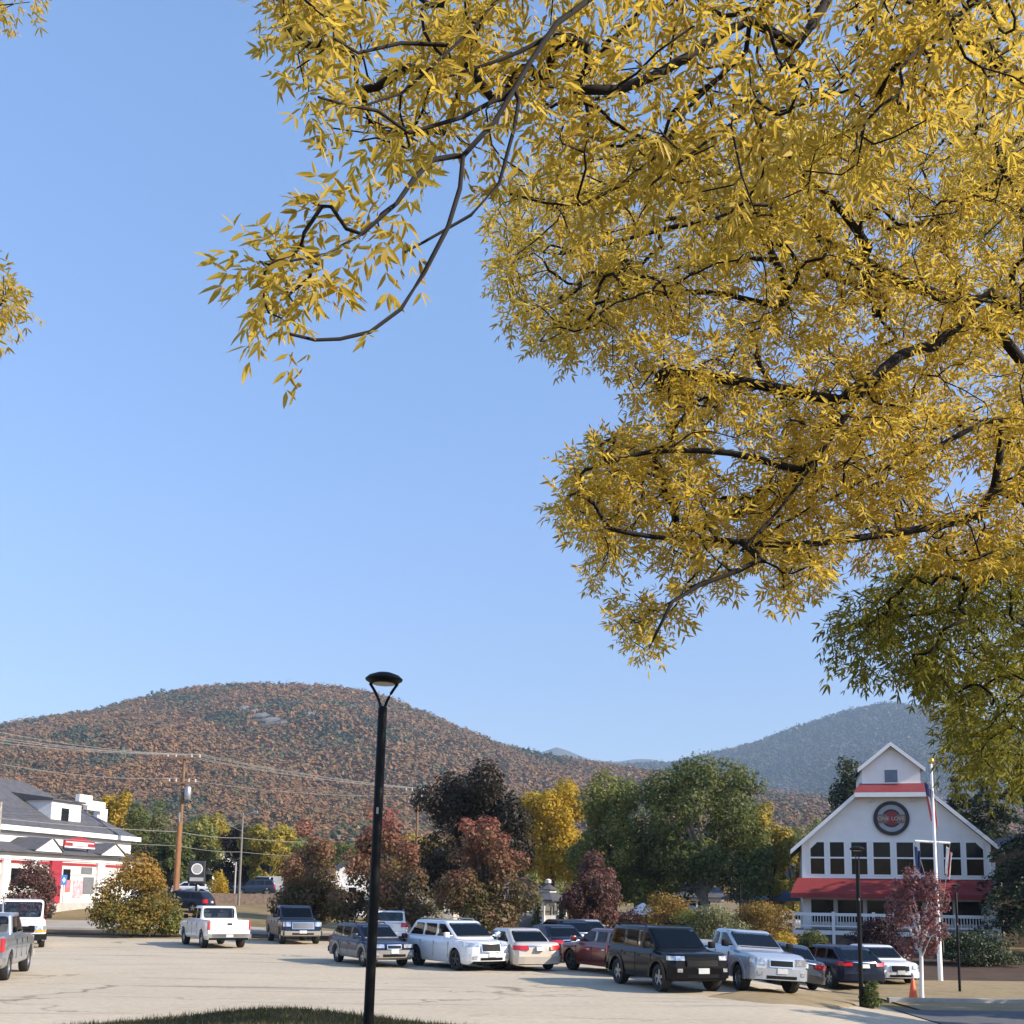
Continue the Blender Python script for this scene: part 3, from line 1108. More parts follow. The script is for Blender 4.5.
SUV_SOFT = dict(bf=.2, br=.14, L=4.9, W=1.92, H=1.7, r=.37, af=1.47, ar=-1.39, gc=.25, tw=.25, top=car_top(4.9, .95, 1.06, 1.08, 1.15, -2.2), kf=.25, kr=.14,
                gh=(1.4, .38, -1.85, -2.36, 1.1, 1.69), win=W3, cpil=.24, roofw=.75, rails=2, doors=(1.02, -.05, -1.05), handles=(.15, -.88), bev=.09, dmir=0,
                front=fr((.86, 1.0), (.70, .94), .5, (.36, .62), fog=.44, gw=.5, hs=(.62, 1.7)), rear=rr_((.85, 1.1), .8, (.40, .60)))
WAGON = dict(bf=.16, br=.1, L=4.75, W=1.75, H=1.5, r=.335, af=1.35, ar=-1.32, gc=.27, tw=.22, top=car_top(4.75, .80, .92, .95, 1.0, -2.2), kf=.2, kr=.12,
             gh=(1.25, .28, -1.8, -2.26, .96, 1.48), win=W3, cpil=.2, roofw=.74, rails=1, lips=1, doors=(.9, -.1, -1.05), handles=(.05, -.9), bev=.07, dmir=0,
             front=fr((.70, .83), (.68, .79), .5, (.36, .62), bm_=M_CLAD, fog=.44, gw=.36, hs=(.55, 1.6)), rear=rr_((.72, .98), .7, (.38, .58)))
CROSS = dict(bf=.2, br=.15, L=4.8, W=1.9, H=1.61, r=.37, af=1.42, ar=-1.36, gc=.26, tw=.24, top=car_top(4.8, .9, 1.0, 1.03, 1.1, -2.2), kf=.22, kr=.16,
             gh=(1.25, .3, -1.4, -2.3, 1.03, 1.54), win=W3, cpil=.3, roofw=.72, doors=(.98, -.1, -1.05), handles=(.1, -.9), bev=.09, chr=1, dmir=0,
             front=fr((.78, .93), (.62, .84), .5, (.34, .58), gw=.5), rear=rr_((.86, 1.02), .80, (.34, .58), strip=.98, ts=(.6, 1.75)))
SEDAN = dict(bf=.2, br=.17, L=4.75, W=1.83, H=1.45, r=.325, af=1.38, ar=-1.36, gc=.22, tw=.21, top=car_top(4.75, .76, .9, .94, 1.05, -1.75, .98), kf=.22, kr=.16,
             gh=(1.18, .3, -.95, -1.75, .94, 1.445), win=W2, cpil=.34, roofw=.70, doors=(.95, -.15, -1.05), handles=(.05, -.95), bev=.09, dmir=0,
             front=fr((.62, .76), (.55, .72), .42, (.28, .50), gw=.5), rear=rr_((.74, .90), .72, (.26, .52), ts=(.55, 1.75), strip=.88))
PICKUP = dict(bf=.10, br=.02, L=5.8, W=2.02, H=1.9, r=.40, af=1.85, ar=-1.72, gc=.40, ag=.09, tw=.26, kf=.14, kr=.05, crown=.03,
              top=[(-2.9, 1.26), (-2.8, 1.30), (-1.05, 1.30), (-1.0, 1.28), (1.05, 1.26), (1.08, 1.2), (2.5, 1.16), (2.9, 1.10)], bed=(-2.83, -1.12, .78),
              gh=(1.25, .42, -.85, -1.02, 1.27, 1.9), win=W2, cpil=.14, roofw=.79, doors=(1.05, .1, -.85), handles=(.25, -.72), bev=.08,
              front=fr((.90, 1.12), (.80, 1.08), .56, (.46, .68), gm=mat('satin_grille', (0.20, 0.20, 0.21), .4, .6), bm_=M_CHROME, gw=.6, hs=(.7, 1.35)),
              rear=[("taillight", .93, 1.25, .86, 1.24, M_TAIL, .014), ("taillight", -1.25, -.93, .86, 1.24, M_TAIL, .014), ("tailgate", -.9, .9, .72, 1.27, 'body', .02),
                    ("tailgate_handle", -.11, .11, 1.08, 1.16, M_BLACK, .03), ("rear_bumper", -1.25, 1.25, .50, .68, M_CHROME, .10), ("licence_plate", -.17, .17, .53, .66, M_PLATE, .112)])
COMPACT_TRUCK = dict(PICKUP)
COMPACT_TRUCK.update(L=5.3, W=1.86, H=1.76, r=.38, af=1.65, ar=-1.55, gc=.38,
                     top=[(-2.65, 1.16), (-2.55, 1.20), (-.85, 1.20), (-.8, 1.2), (.95, 1.2), (.98, 1.18), (2.1, 1.12), (2.65, 1.02)], bed=(-2.58, -.95, .72),
                     gh=(1.25, .25, -.62, -.80, 1.2, 1.72), win=W1, cpil=.14, roofw=.76, doors=(.95, -.05), handles=(.1,), lips=1, kf=.2,
                     front=fr((.84, 1.02), (.80, .96), .60, (.42, .74), gw=.46, hs=(.62, 1.5), fog=.55), bev=.08)
VAN = dict(L=5.6, W=2.02, H=2.1, r=.37, af=1.9, ar=-1.55, gc=.32, tw=.24, kf=.16, kr=.08,
           top=[(-2.8, 1.2), (-2.6, 1.25), (1.9, 1.25), (1.95, 1.18), (2.5, 1.06), (2.8, .98)],
           gh=(2.05, 1.35, -2.6, -2.72, 1.25, 2.1), win=[(0, .24, 0, 0)], cpil=.2, roofw=.86, doors=(1.6, .55), handles=(.7,), bev=.1, rw=.12,
           front=[("headlight", .66, 1.5, .80, .98, M_HEAD, .014), ("headlight", -1.5, -.66, .80, .98, M_HEAD, .014), ("turn_signal", .7, 1.5, .70, .79, M_AMBER, .016), ("turn_signal", -1.5, -.7, .70, .79, M_AMBER, .016),
                  ("grille", -.62, .62, .70, .96, M_BLACK, .02), ("bumper", -1.55, 1.55, .36, .62, M_BLACK, .06)],
           rear=rr_((.9, 1.3), .8, (.4, .6), M_BLACK))

P_SILVER = paint("silver_paint", (0.30, 0.33, 0.37), .6, .3)
P_SILVER2 = paint("pale_silver_paint", (0.48, 0.51, 0.55), .5, .3)
P_WHITE = paint("white_paint", (0.74, 0.74, 0.73), .0, .35)
P_WHITE2 = paint("pearl_white_paint", (0.70, 0.71, 0.73), .1, .3)
P_CREAM = paint("champagne_paint", (0.62, 0.56, 0.47), .35, .32)
P_NAVY = paint("navy_paint", (0.018, 0.024, 0.045), .3, .25)
P_NAVY2 = paint("dark_blue_paint", (0.022, 0.034, 0.065), .3, .28)
P_BLACK = paint("black_paint", (0.006, 0.006, 0.007), .2, .22)
P_RED = paint("maroon_paint", (0.13, 0.018, 0.014), .3, .28)
P_GREY = paint("graphite_paint", (0.09, 0.095, 0.105), .5, .3)
M_TAN = mat("tan_lower_paint", (0.28, 0.23, 0.18), .4, .3)

G_CARS = "vehicles parked on the pale lot"
vehicle("pickup_truck", "silver pickup truck seen from behind, cut off by the left edge of the picture", "pickup truck", PICKUP, P_SILVER, -9, 965, 105, Y=34.0, group=G_CARS)
vehicle("cargo_van", "white work van with amber turn signals, nose on, behind the silver pickup", "van", VAN, P_WHITE, 25, 935, 294, Y=51.5, group=G_CARS)
vehicle("pickup_truck", "white crew cab pickup truck showing its tailgate, beside the ochre bush", "pickup truck", PICKUP, P_WHITE, 216, 940, 119, Y=53.5, group=G_CARS)
vehicle("pickup_truck", "dark blue pickup truck with tan lower sides and a chrome grille, nose on", "pickup truck", PICKUP, P_NAVY2, 295, 935, 291, Y=58.5, group=G_CARS, clad=(M_TAN, (1, 2, 3)))
vehicle("station_wagon", "dark blue station wagon with grey lower cladding parked behind the tall lamp post", "car", WAGON, P_NAVY2, 372, 958, 299, Y=42.2, group=G_CARS, clad=(M_CLAD, (1, 2, 3)))
vehicle("suv", "white three row suv with a chrome grille left of the champagne sedan", "suv", SUV_SOFT, P_WHITE2, 458, 960, 303, Y=41, group=G_CARS, rim=M_RIMD)
vehicle("sedan", "champagne sedan showing its red taillights, right of the white suv", "car", SEDAN, P_CREAM, 514, 962, 114, Y=41.5, group=G_CARS)
vehicle("suv", "maroon suv facing away, half hidden behind the black suv", "suv", CROSS, P_RED, 613, 965, 117, Y=39.5, group=G_CARS, rim=M_RIMD)
vehicle("suv", "black boxy suv with roof rails and a white front plate, nearest of the row", "suv", SUV_BOXY, P_BLACK, 664, 984, 289, Y=33.6, group=G_CARS)
vehicle("pickup_truck", "silver blue compact pickup truck with round fog lamps right of the black suv", "pickup truck", COMPACT_TRUCK, P_SILVER2, 741, 985, 282, Y=34.6, group=G_CARS)
vehicle("sedan", "grey sedan mostly hidden behind the silver blue pickup, one red taillight showing", "car", SEDAN, P_GREY, 775, 970, 96, Y=40.5, group=G_CARS)
vehicle("suv", "navy crossover showing its chrome tail trim behind the slim lamp post", "suv", CROSS, P_NAVY, 830, 975, 103, Y=43.4, group=G_CARS)
vehicle("sedan", "white car with a dark grille peeking out right of the navy crossover", "car", SEDAN, P_WHITE, 872, 970, 276, Y=46, group=G_CARS)
vehicle("sedan", "dark sedan seen between the champagne sedan and the maroon suv", "car", SEDAN, P_NAVY, 551, 955, 112, Y=46.5, group=G_CARS)
vehicle("suv", "black suv in the second row behind the champagne sedan", "suv", CROSS, P_BLACK, 562, 955, 108, Y=52, group=G_CARS)
vehicle("sedan", "pale silver sedan in the third row left of the maroon suv", "car", SEDAN, P_SILVER2, 580, 955, 112, Y=57, group=G_CARS)
vehicle("suv", "small white suv parked behind the tall lamp post and the station wagon", "suv", SUV_SOFT, P_WHITE, 394, 935, 92, Y=61, group=G_CARS)
G_FAR = "vehicles far off along the street"
vehicle("car", "dark hatchback just showing above the white pickup's cab", "car", WAGON, P_NAVY, 182, 900, 170, Y=80, group=G_FAR)
vehicle("car", "white sedan on the rise behind the wooden utility pole", "car", SEDAN, P_WHITE, 194, 890, 350, Y=122, group=G_FAR)
vehicle("car", "black sedan on the rise left of the thin steel light pole", "car", SEDAN, P_BLACK, 231, 890, 170, Y=124, group=G_FAR)
vehicle("car", "blue suv on the rise right of the thin steel light pole", "suv", SUV_BOXY, P_NAVY2, 254, 890, 200, Y=122, group=G_FAR)
vehicle("car", "grey van on the rise beside the blue suv", "van", VAN, P_SILVER2, 268, 890, 260, Y=128, group=G_FAR)
vehicle("car", "small white car parked at the door of the red and white store", "car", SEDAN, P_WHITE, 80, 905, 175, Y=86, group=G_FAR)
vehicle("car", "white car parked under the brown and green maple left of the tall lamp post", "car", SEDAN, P_WHITE, 353, 905, 15, Y=92, group=G_FAR)
vehicle("car", "pale car parked beyond the shrubs beside the brewery", "car", WAGON, P_SILVER2, 800, 905, 10, Y=92, group=G_FAR)

# ------------------------------------------------------------------ the white gabled brewery on the right
BA = R(-14)
BP = at(896, 900, 68.0)
BZ = G(BP.x, BP.y)
brew = thing("brewery_building", "white gabled brewery with a cupola, a round sign and a red awning over its porch", "building", (BP.x, BP.y, 0), BA)
brew.scale = (0.985, 1, 1)
Z0 = -0.35
# wall with the clipped gable
wallm = mat("white_clapboard", (0.80, 0.79, 0.76), .6, var=.05, scale=1)
nt = wallm.node_tree
wv_ = nt.nodes.new("ShaderNodeTexWave")
wv_.bands_direction = 'Z'
wv_.inputs["Scale"].default_value = 2.6
tc = nt.nodes.new("ShaderNodeTexCoord")
nt.links.new(tc.outputs["Object"], wv_.inputs["Vector"])
bn = nt.nodes.new("ShaderNodeBump")
bn.inputs["Strength"].default_value = .25
nt.links.new(wv_.outputs["Fac"], bn.inputs["Height"])
nt.links.new(bn.outputs[0], nt.nodes["Principled BSDF"].inputs["Normal"])
HW, DEP = 5.6, 15.0
EVZ, CLZ, CLX = 6.0, 9.1, 2.27
rk = (CLZ - 5.62) / (6.24 - CLX)       # rake slope
wall_eave = CLZ - (HW - CLX) * rk - .12
out = [(-HW, 0, 2.85), (HW, 0, 2.85), (HW, 0, wall_eave), (CLX, 0, CLZ - .12), (-CLX, 0, CLZ - .12), (-HW, 0, wall_eave)]
w = MB().prism(out, None, (0, DEP, 0))
w.box(-HW, HW, 1.2, DEP, Z0, 2.85)
w.box(-HW, -HW + .5, 0, 1.2, Z0, 2.85).box(HW - .5, HW, 0, 1.2, Z0, 2.85)
w.build("wall", wallm, brew)
# main roof: two slopes and the clipped front
rt = MB()
T = .16
for s in (-1, 1):
    e = (s * 6.26, CLZ - (6.26 - CLX) * rk)
    k = (s * 1.75, CLZ + (CLX - 1.75) * rk + .02)
    q = [(e[0], -.55, e[1]), (s * CLX, -.55, CLZ), (k[0], .55, k[1]), (k[0], DEP + .5, k[1]), (e[0], DEP + .5, e[1])]
    rt.prism(q, None, (0, 0, T))
rt.build("roof", M_SHINGLE, brew)
MB().prism([(-CLX - .1, -.62, CLZ + .05), (CLX + .1, -.62, CLZ + .05), (1.9, .62, CLZ + .72), (-1.9, .62, CLZ + .72)], None, (0, 0, .10)).build("front_roof", M_RED if False else mat("red_metal_roof", (0.22, 0.035, 0.036), .5, var=.15), brew)
fb = MB()
for s in (-1, 1):
    a_, b_ = (s * 6.30, CLZ - (6.30 - CLX) * rk), (s * CLX, CLZ)
    fb.prism([(a_[0], -.60, a_[1] - .16), (b_[0], -.60, b_[1] - .16), (b_[0], -.60, b_[1] + .12), (a_[0], -.60, a_[1] + .12)], None, (0, .06, 0))
    fb.prism([(a_[0], -.54, a_[1] - .03), (b_[0], -.54, b_[1] - .03), (b_[0], -.02, b_[1] - .03), (a_[0], -.02, a_[1] - .03)], None, (0, 0, .02))
fb.box(-CLX - .06, CLX + .06, -.68, -.615, CLZ - .16, CLZ + .12)
fb.build("fascia", M_TRIM, brew)
# cupola
CW = 1.76
cp = MB().prism([(-CW, .62, CLZ + .5), (CW, .62, CLZ + .5), (CW, .62, 10.85), (0, .62, 12.25), (-CW, .62, 10.85)], None, (0, 6, 0)).build("cupola", wallm, brew)
cr = MB()
for s in (-1, 1):
    cr.prism([(s * 2.02, .25, 10.72), (0, .25, 12.36), (0, 6.9, 12.36), (s * 2.02, 6.9, 10.72)], None, (0, 0, .12))
cr.build("cupola_roof", M_SHINGLE, cp)
cf = MB()
for s in (-1, 1):
    cf.prism([(s * 2.04, .19, 10.56), (0, .19, 12.22), (0, .19, 12.48), (s * 2.04, .19, 10.82)], None, (0, .05, 0))
cf.box(-CW - .03, CW + .03, .56, .617, CLZ + .68, CLZ + .82)
cf.build("cupola_fascia", M_TRIM, cp)
cwn = MB().box(-.47, .47, .57, .618, 9.88, 10.82).build("cupola_window", M_TRIM, cp)
MB().box(-.39, .39, .55, .60, 9.96, 10.74).build("louver", mat("blue_grey_louver", (0.13, 0.17, 0.22), .6), brew)
# windows of the upper storey
wc = [(143, 200), (224, 282), (312, 376), (402, 470), (496, 563), (590, 645), (683, 750), (772, 838)]
for i, (a, b) in enumerate(wc):
    c0 = ((780 + a / 4.197) - 896.4) / 16.18 + .02
    c1 = ((780 + b / 4.197) - 896.4) / 16.18 + .02
    fx0, fx1 = c0 - .09, c1 + .09
    z0, zm, z1 = 4.2, 5.22, 6.18
    fr_ = MB().box(fx0, fx1, -.05, -.003, z0 - .09, z0).box(fx0, fx1, -.05, -.003, zm - .05, zm + .05).box(fx0, fx1, -.05, -.003, z1, z1 + .09)
    fr_.box(fx0, c0, -.048, -.003, z0, z1).box(c1, fx1, -.048, -.003, z0, z1)
    if i in (0, 7):
        s = 1 if i == 0 else -1
        xx = c0 if i == 0 else c1
        fr_.prism([(xx, -.046, z1), (xx + s * .42, -.046, z1), (xx, -.046, z1 - .42)], None, (0, .03, 0))
    wf = fr_.build("window", M_TRIM, brew)
    MB().box(c0, c1, -.02, -.004, z0, zm - .05).build("pane", mat("painted_reflection_glass", (0.030, 0.017, 0.008), .1, var=.6, scale=.9, spec=.15), wf)  # brown reflection is put into the lower pane's base colour
    MB().box(c0, c1, -.02, -.004, zm + .05, z1).build("pane", M_DARKWIN, wf)
tb = MB().box(-HW, HW, -.06, -.004, 3.92, 4.08)
tb.box(-HW, -HW + .22, -.055, -.004, 4.08, wall_eave - .1).box(HW - .22, HW, -.055, -.004, 4.08, wall_eave - .1)
tb.build("trim_board", M_TRIM, brew)
# awning: slope, short front valance, slanted left cheek
av = MB()
av.prism([(-5.9, -.06, 3.92), (5.55, -.06, 3.92), (5.55, -1.5, 2.98), (-6.35, -1.5, 2.98)], None, (0, 0, .03))
av.prism([(-6.35, -1.5, 2.98), (5.55, -1.5, 2.98), (5.55, -1.5, 2.72), (-6.35, -1.5, 2.72)], None, (0, .02, 0))
av.prism([(-5.9, -.06, 3.90), (-6.35, -1.48, 2.96), (-6.35, -1.48, 2.72), (-6.1, -.06, 2.72)], None, (.02, 0, 0))
av.prism([(5.53, -.06, 3.90), (5.53, -1.48, 2.96), (5.53, -1.48, 2.72), (5.53, -.06, 2.72)], None, (-.02, 0, 0))
av.build("awning", M_RED, brew)
# ground floor behind the porch: dark openings between white posts
gp = MB()
for i in range(7):
    x_ = -HW + .25 + i * (2 * HW - .5) / 6
    gp.box(x_ - .12, x_ + .12, 1.10, 1.19, .9, 2.8)
gp.box(-HW + .52, HW - .52, 1.11, 1.18, 2.62, 2.8).box(-HW + .52, HW - .52, 1.11, 1.18, .9, 1.25)
gp.build("door_frame", M_WHITE, brew)
for i in range(6):
    x_ = -HW + .25 + i * (2 * HW - .5) / 6
    MB().box(x_ + .14, x_ + (2 * HW - .5) / 6 - .14, 1.14, 1.185, 1.25, 2.62).build("window", M_DARKWIN, brew)
# porch deck, railing
dk = MB().box(-6.3, HW, -2.15, 1.09, Z0, .82).build("porch", mat("grey_deck_boards", (0.16, 0.15, 0.14), .8), brew)
for i in range(6):
    x_ = -6.2 + i * (HW + 6.2 - .1) / 5
    MB().box(x_ - .09, x_ + .09, -2.3, -2.16, Z0, 1.92).build("railing_post", M_WHITE, dk)
    if i < 5:
        xb = x_ + (HW + 6.2 - .1) / 5
        rl = MB().box(x_ + .09, xb - .09, -2.27, -2.19, 1.66, 1.84).box(x_ + .09, xb - .09, -2.26, -2.20, 1.02, 1.10).box(x_ + .09, xb - .09, -2.255, -2.165, .55, .80)
        nbal = 13
        for k in range(1, nbal):
            xx = x_ + .09 + (xb - x_ - .18) * k / nbal
            rl.box(xx - .02, xx + .02, -2.25, -2.21, 1.10, 1.66)
        rl.build("railing", M_WHITE, dk)
# lattice skirt under the porch
MB().box(-6.15, HW, -2.19, -2.155, Z0, .53).build("porch_skirt", mat("brown_skirt_boards", (0.10, 0.075, 0.055), .85, var=.3), dk)
MB().box(HW + .05, HW + .2, -.2, .05, Z0, 5.6).build("downpipe", M_WHITE, brew)
for xx in (-1.25, 1.15):
    MB().tube([(xx, -.02, 8.72), (xx, -.3, 8.75), (xx, -.36, 8.66)], .05, 8).build("spotlight", M_WHITE, brew)


def text_mesh(s, size, depth):
    cu = bpy.data.curves.new("lettering", 'FONT')
    cu.body = s
    cu.size = size
    cu.extrude = depth
    cu.align_x, cu.align_y = 'CENTER', 'CENTER'
    o = bpy.data.objects.new("lettering", cu)
    COL.objects.link(o)
    dg = bpy.context.evaluated_depsgraph_get()
    me = bpy.data.meshes.new_from_object(o.evaluated_get(dg))
    bpy.data.objects.remove(o)
    return me


def disc(r0, r1, n=48, a0=0, a1=2 * PI):
    """ring outline points"""
    vs, fs = [], []
    for i in range(n + 1):
        t = a0 + (a1 - a0) * i / n
        vs += [(r0 * math.cos(t), 0, r0 * math.sin(t)), (r1 * math.cos(t), 0, r1 * math.sin(t))]
    for i in range(n):
        fs.append((2 * i, 2 * i + 1, 2 * i + 3, 2 * i + 2))
    return vs, fs


def ring_part(nm, r0, r1, y0, y1, m, par, c=(0, 0, 0), a0=0, a1=2 * PI):
    n = 48
    vs, fs = [], []
    for y in (y0, y1):
        v_, _ = disc(r0, r1, n, a0, a1)
        vs += [(q[0] + c[0], y, q[2] + c[2]) for q in v_]
    o = 2 * (n + 1)
    for i in range(n):
        fs += [(2 * i, 2 * i + 2, 2 * i + 3, 2 * i + 1), (o + 2 * i, o + 2 * i + 1, o + 2 * i + 3, o + 2 * i + 2),
               (2 * i + 1, 2 * i + 3, o + 2 * i + 3, o + 2 * i + 1), (2 * i, o + 2 * i, o + 2 * i + 2, 2 * i + 2)]
    return MB().poly(vs, fs).build(nm, m, par)


SGX, SGZ = -.12, 7.66
sg = thing("round_sign", "round black rimmed sign lettered ONE LOVE on the white gable", "sign", brew.matrix_basis @ Vector((SGX, 0, 0)) if False else (0, 0, 0))
sg.location = Matrix.Translation((BP.x, BP.y, 0)) @ Matrix.Rotation(BA, 4, 'Z') @ Vector((SGX, -.10, SGZ))
sg.rotation_euler = (0, 0, BA)
M_SGB = mat("sign_black", (0.016, 0.017, 0.02), .5)
M_SGG = mat("sign_grey", (0.34, 0.35, 0.37), .6)
M_SGR = mat("sign_red", (0.25, 0.03, 0.035), .55)
M_SGT = mat("sign_brown", (0.20, 0.14, 0.12), .6)
M_SGC = mat("sign_cream", (0.62, 0.50, 0.42), .6)
ring_part("rim", .84, 1.06, -.06, .08, M_SGB, sg)
ring_part("face_ring", .56, .84, -.02, .06, M_SGG, sg)
ring_part("inner_ring", .44, .56, -.03, .06, M_SGB, sg)
ring_part("centre", 0.001, .44, -.025, .06, M_SGR, sg)
MB().box(-.83, .83, -.05, -.005, -.31, .24).build("banner", M_SGT, sg)
MB().prism([(-.26, -.062, -.30), (.30, -.062, -.30), (.34, -.062, .34), (0, -.062, .46), (-.26, -.062, .30)], None, (0, .02, 0)).build("emblem", M_SGR, sg)
for (wd, xx) in (("ONE", -.47), ("LOVE", .38)):
    me = text_mesh(wd, .33, .012)
    o = link("lettering", me, M_SGC, sg)
    o.location = (xx, -.082, -.03)
    o.rotation_euler = (PI / 2, 0, 0)


def house(name, label, x, y, z, w, d, h, rise, rz, wm, rm, nwin=3, cat="house", chimney=False, storeys=1):
    o = thing(name, label, cat, (x, y, z), rz)
    MB().prism([(-w / 2, 0, -1.2), (w / 2, 0, -1.2), (w / 2, 0, h), (0, 0, h + rise), (-w / 2, 0, h)], None, (0, d, 0)).build("wall", wm, o)
    r_ = MB()
    for s in (-1, 1):
        sl = rise / (w / 2)
        r_.prism([(s * (w / 2 + .35), -.4, h - .35 * sl + .03), (0, -.4, h + rise + .03), (0, d + .4, h + rise + .03), (s * (w / 2 + .35), d + .4, h - .35 * sl + .03)], None, (0, 0, .14))
    rf = r_.build("roof", rm, o)
    if chimney:
        MB().box(.4, 1.0, d * .5, d * .5 + .6, h + rise * .5, h + rise + .8).build("chimney", mat("brick", (0.2, 0.08, 0.06), .9), rf)
    for st in range(storeys):
        for i in range(nwin):
            xc = -w / 2 + w * (i + .5) / nwin
            zb_ = .9 + st * 2.7
            f = MB().box(xc - .5, xc + .5, -.05, -.004, zb_ - .08, zb_ + 1.4).build("window", M_TRIM, o)
            MB().box(xc - .40, xc + .40, -.06, -.052, zb_, zb_ + 1.3).build("pane", M_DARKWIN, f)
    return o


# ------------------------------------------------------------------ the red and white store on the left
D3 = at(0, 823.5, 76)
C3 = at(134, 838, 93)
u = Vector((C3.x - D3.x, C3.y - D3.y, 0))
u.normalize()
ST = math.atan2(u.y, u.x)
sx_, sy_ = C3.x, C3.y
sgz = G(sx_, sy_) + .35
store = thing("store_building", "white store with a grey hipped roof, a dormer and red trim on its porch", "building", (sx_, sy_, 0), ST)
SM = Matrix.Translation((sx_, sy_, 0)) @ Matrix.Rotation(ST, 4, 'Z')
SMI = SM.inverted()
nrm = Vector((u.y, -u.x, 0))


def sp_(px, py, yoff=0.0):
    """point of the store's facade plane (pushed yoff inwards) seen at a pixel, in the store's own axes"""
    p0 = Vector((sx_, sy_, 0)) - nrm * yoff
    return SMI @ on_plane(px, py, p0, nrm)


ez = C3.z
LW = 34.0
sw = MB().box(-LW, -.4, .0, 13, 0, ez - .02)
sw.build("wall", mat("white_store_wall", (0.74, 0.73, 0.70), .6, var=.05), store)
rz_ = sp_(40, 784, 6.5).z
roof = MB()
roof.poly([(-LW, -.5, ez), (.1, -.5, ez), (.1, 13.5, ez), (-LW, 13.5, ez), (-LW, 6.5, rz_), (-6.2, 6.5, rz_)],
          [(0, 1, 5, 4), (1, 2, 5), (2, 3, 4, 5), (0, 4, 3), (0, 3, 2, 1)])
rf = roof.build("roof", M_SHINGLE, store)
MB().box(-LW, .16, -.58, -.503, ez - .32, ez + .04).box(.102, .18, -.5, 13.5, ez - .32, ez + .04).build("cornice", M_TRIM, store)
# dormer
a = sp_(52, 800, 1.0)
b = sp_(80, 827, 1.0)
dm = MB().box(a.x, b.x, 1.0, 6.3, b.z - .6, a.z).build("dormer", M_WHITE, rf)
MB().box(a.x - .25, b.x + .25, .75, 6.6, a.z, a.z + .14).poly([(a.x - .25, .75, a.z + .15), (b.x + .25, .75, a.z + .15), (b.x + .25, 6.6, a.z + .9), (a.x - .25, 6.6, a.z + .9), (a.x - .25, 6.6, a.z + .15), (b.x + .25, 6.6, a.z + .15)], [(0, 1, 2, 3), (3, 2, 5, 4), (0, 3, 4), (1, 5, 2), (0, 4, 5, 1)]).build("dormer_roof", M_SHINGLE, dm)
wa, wb_ = sp_(62, 808, .98), sp_(68, 823, .98)
MB().box(wa.x, wb_.x, .95, .998, wb_.z, wa.z).build("window", M_DARKWIN, dm)
# stepped white parapet at the far end
for k, (p0, p1, r0, r1) in enumerate(((80, 92, 794, 806), (88, 105, 800, 812), (98, 107, 808, 822))):
    A, B = sp_(p0, r0, 5.2 + .5 * k), sp_(p1, r1, 5.2 + .5 * k)
    MB().box(A.x, B.x, 5.2 + .5 * k, 5.6 + .5 * k, B.z, A.z).build("parapet", M_TRIM, rf)
# porch with its own roof and two gables
PO = -2.6
pe = sp_(147, 858.5, PO).z
pt = sp_(100, 848.5, 0).z
p0x, p1x = sp_(0, 845, PO).x - 14, sp_(146, 858, PO).x
MB().poly([(p0x, PO - .3, pe), (p1x, PO - .3, pe), (p1x - 1.6, -.004, pt), (p0x, -.004, pt), (p0x, PO - .3, pe - .12), (p1x, PO - .3, pe - .12), (p1x, -.004, pe - .12), (p0x, -.004, pe - .12)],
          [(0, 1, 2, 3), (4, 7, 6, 5), (0, 4, 5, 1), (1, 5, 6, 2), (0, 3, 7, 4), (2, 6, 7, 3)]).build("porch_roof", M_SHINGLE, store)
gy_ = sgz - .4
pw = MB().box(p0x, p1x - .5, PO + .25, -.01, gy_ - .6, pe - .125)
pw.build("shop_front", mat("cream_shop_front", (0.70, 0.66, 0.60), .6, var=.05), store)
for (g0, gp_, g1, rb, rt_) in ((36.5, 53, 63, 851, 839), (102, 116, 126, 857, 845)):
    A, P_, B = sp_(g0, rb, PO - .4), sp_(gp_, rt_, PO - .4), sp_(g1, rb, PO - .4)
    A.z = B.z = pe + .02
    gb = MB().prism([(A.x, PO - .36, A.z), (P_.x, PO - .36, P_.z), (B.x, PO - .36, B.z)], None, (0, .06, 0)).build("porch_gable", M_TRIM, store)
    MB().prism([(A.x - .15, PO - .42, A.z + .01), (P_.x, PO - .42, P_.z + .03), (P_.x, -.2, P_.z + .03), (A.x - .15, -.2, A.z + .01)], None, (0, 0, .1)).prism(
        [(B.x + .15, PO - .42, B.z + .01), (P_.x, PO - .42, P_.z + .032), (P_.x, -.2, P_.z + .032), (B.x + .15, -.2, B.z + .01)], None, (0, 0, .1)).build("gable_roof", M_SHINGLE, gb)
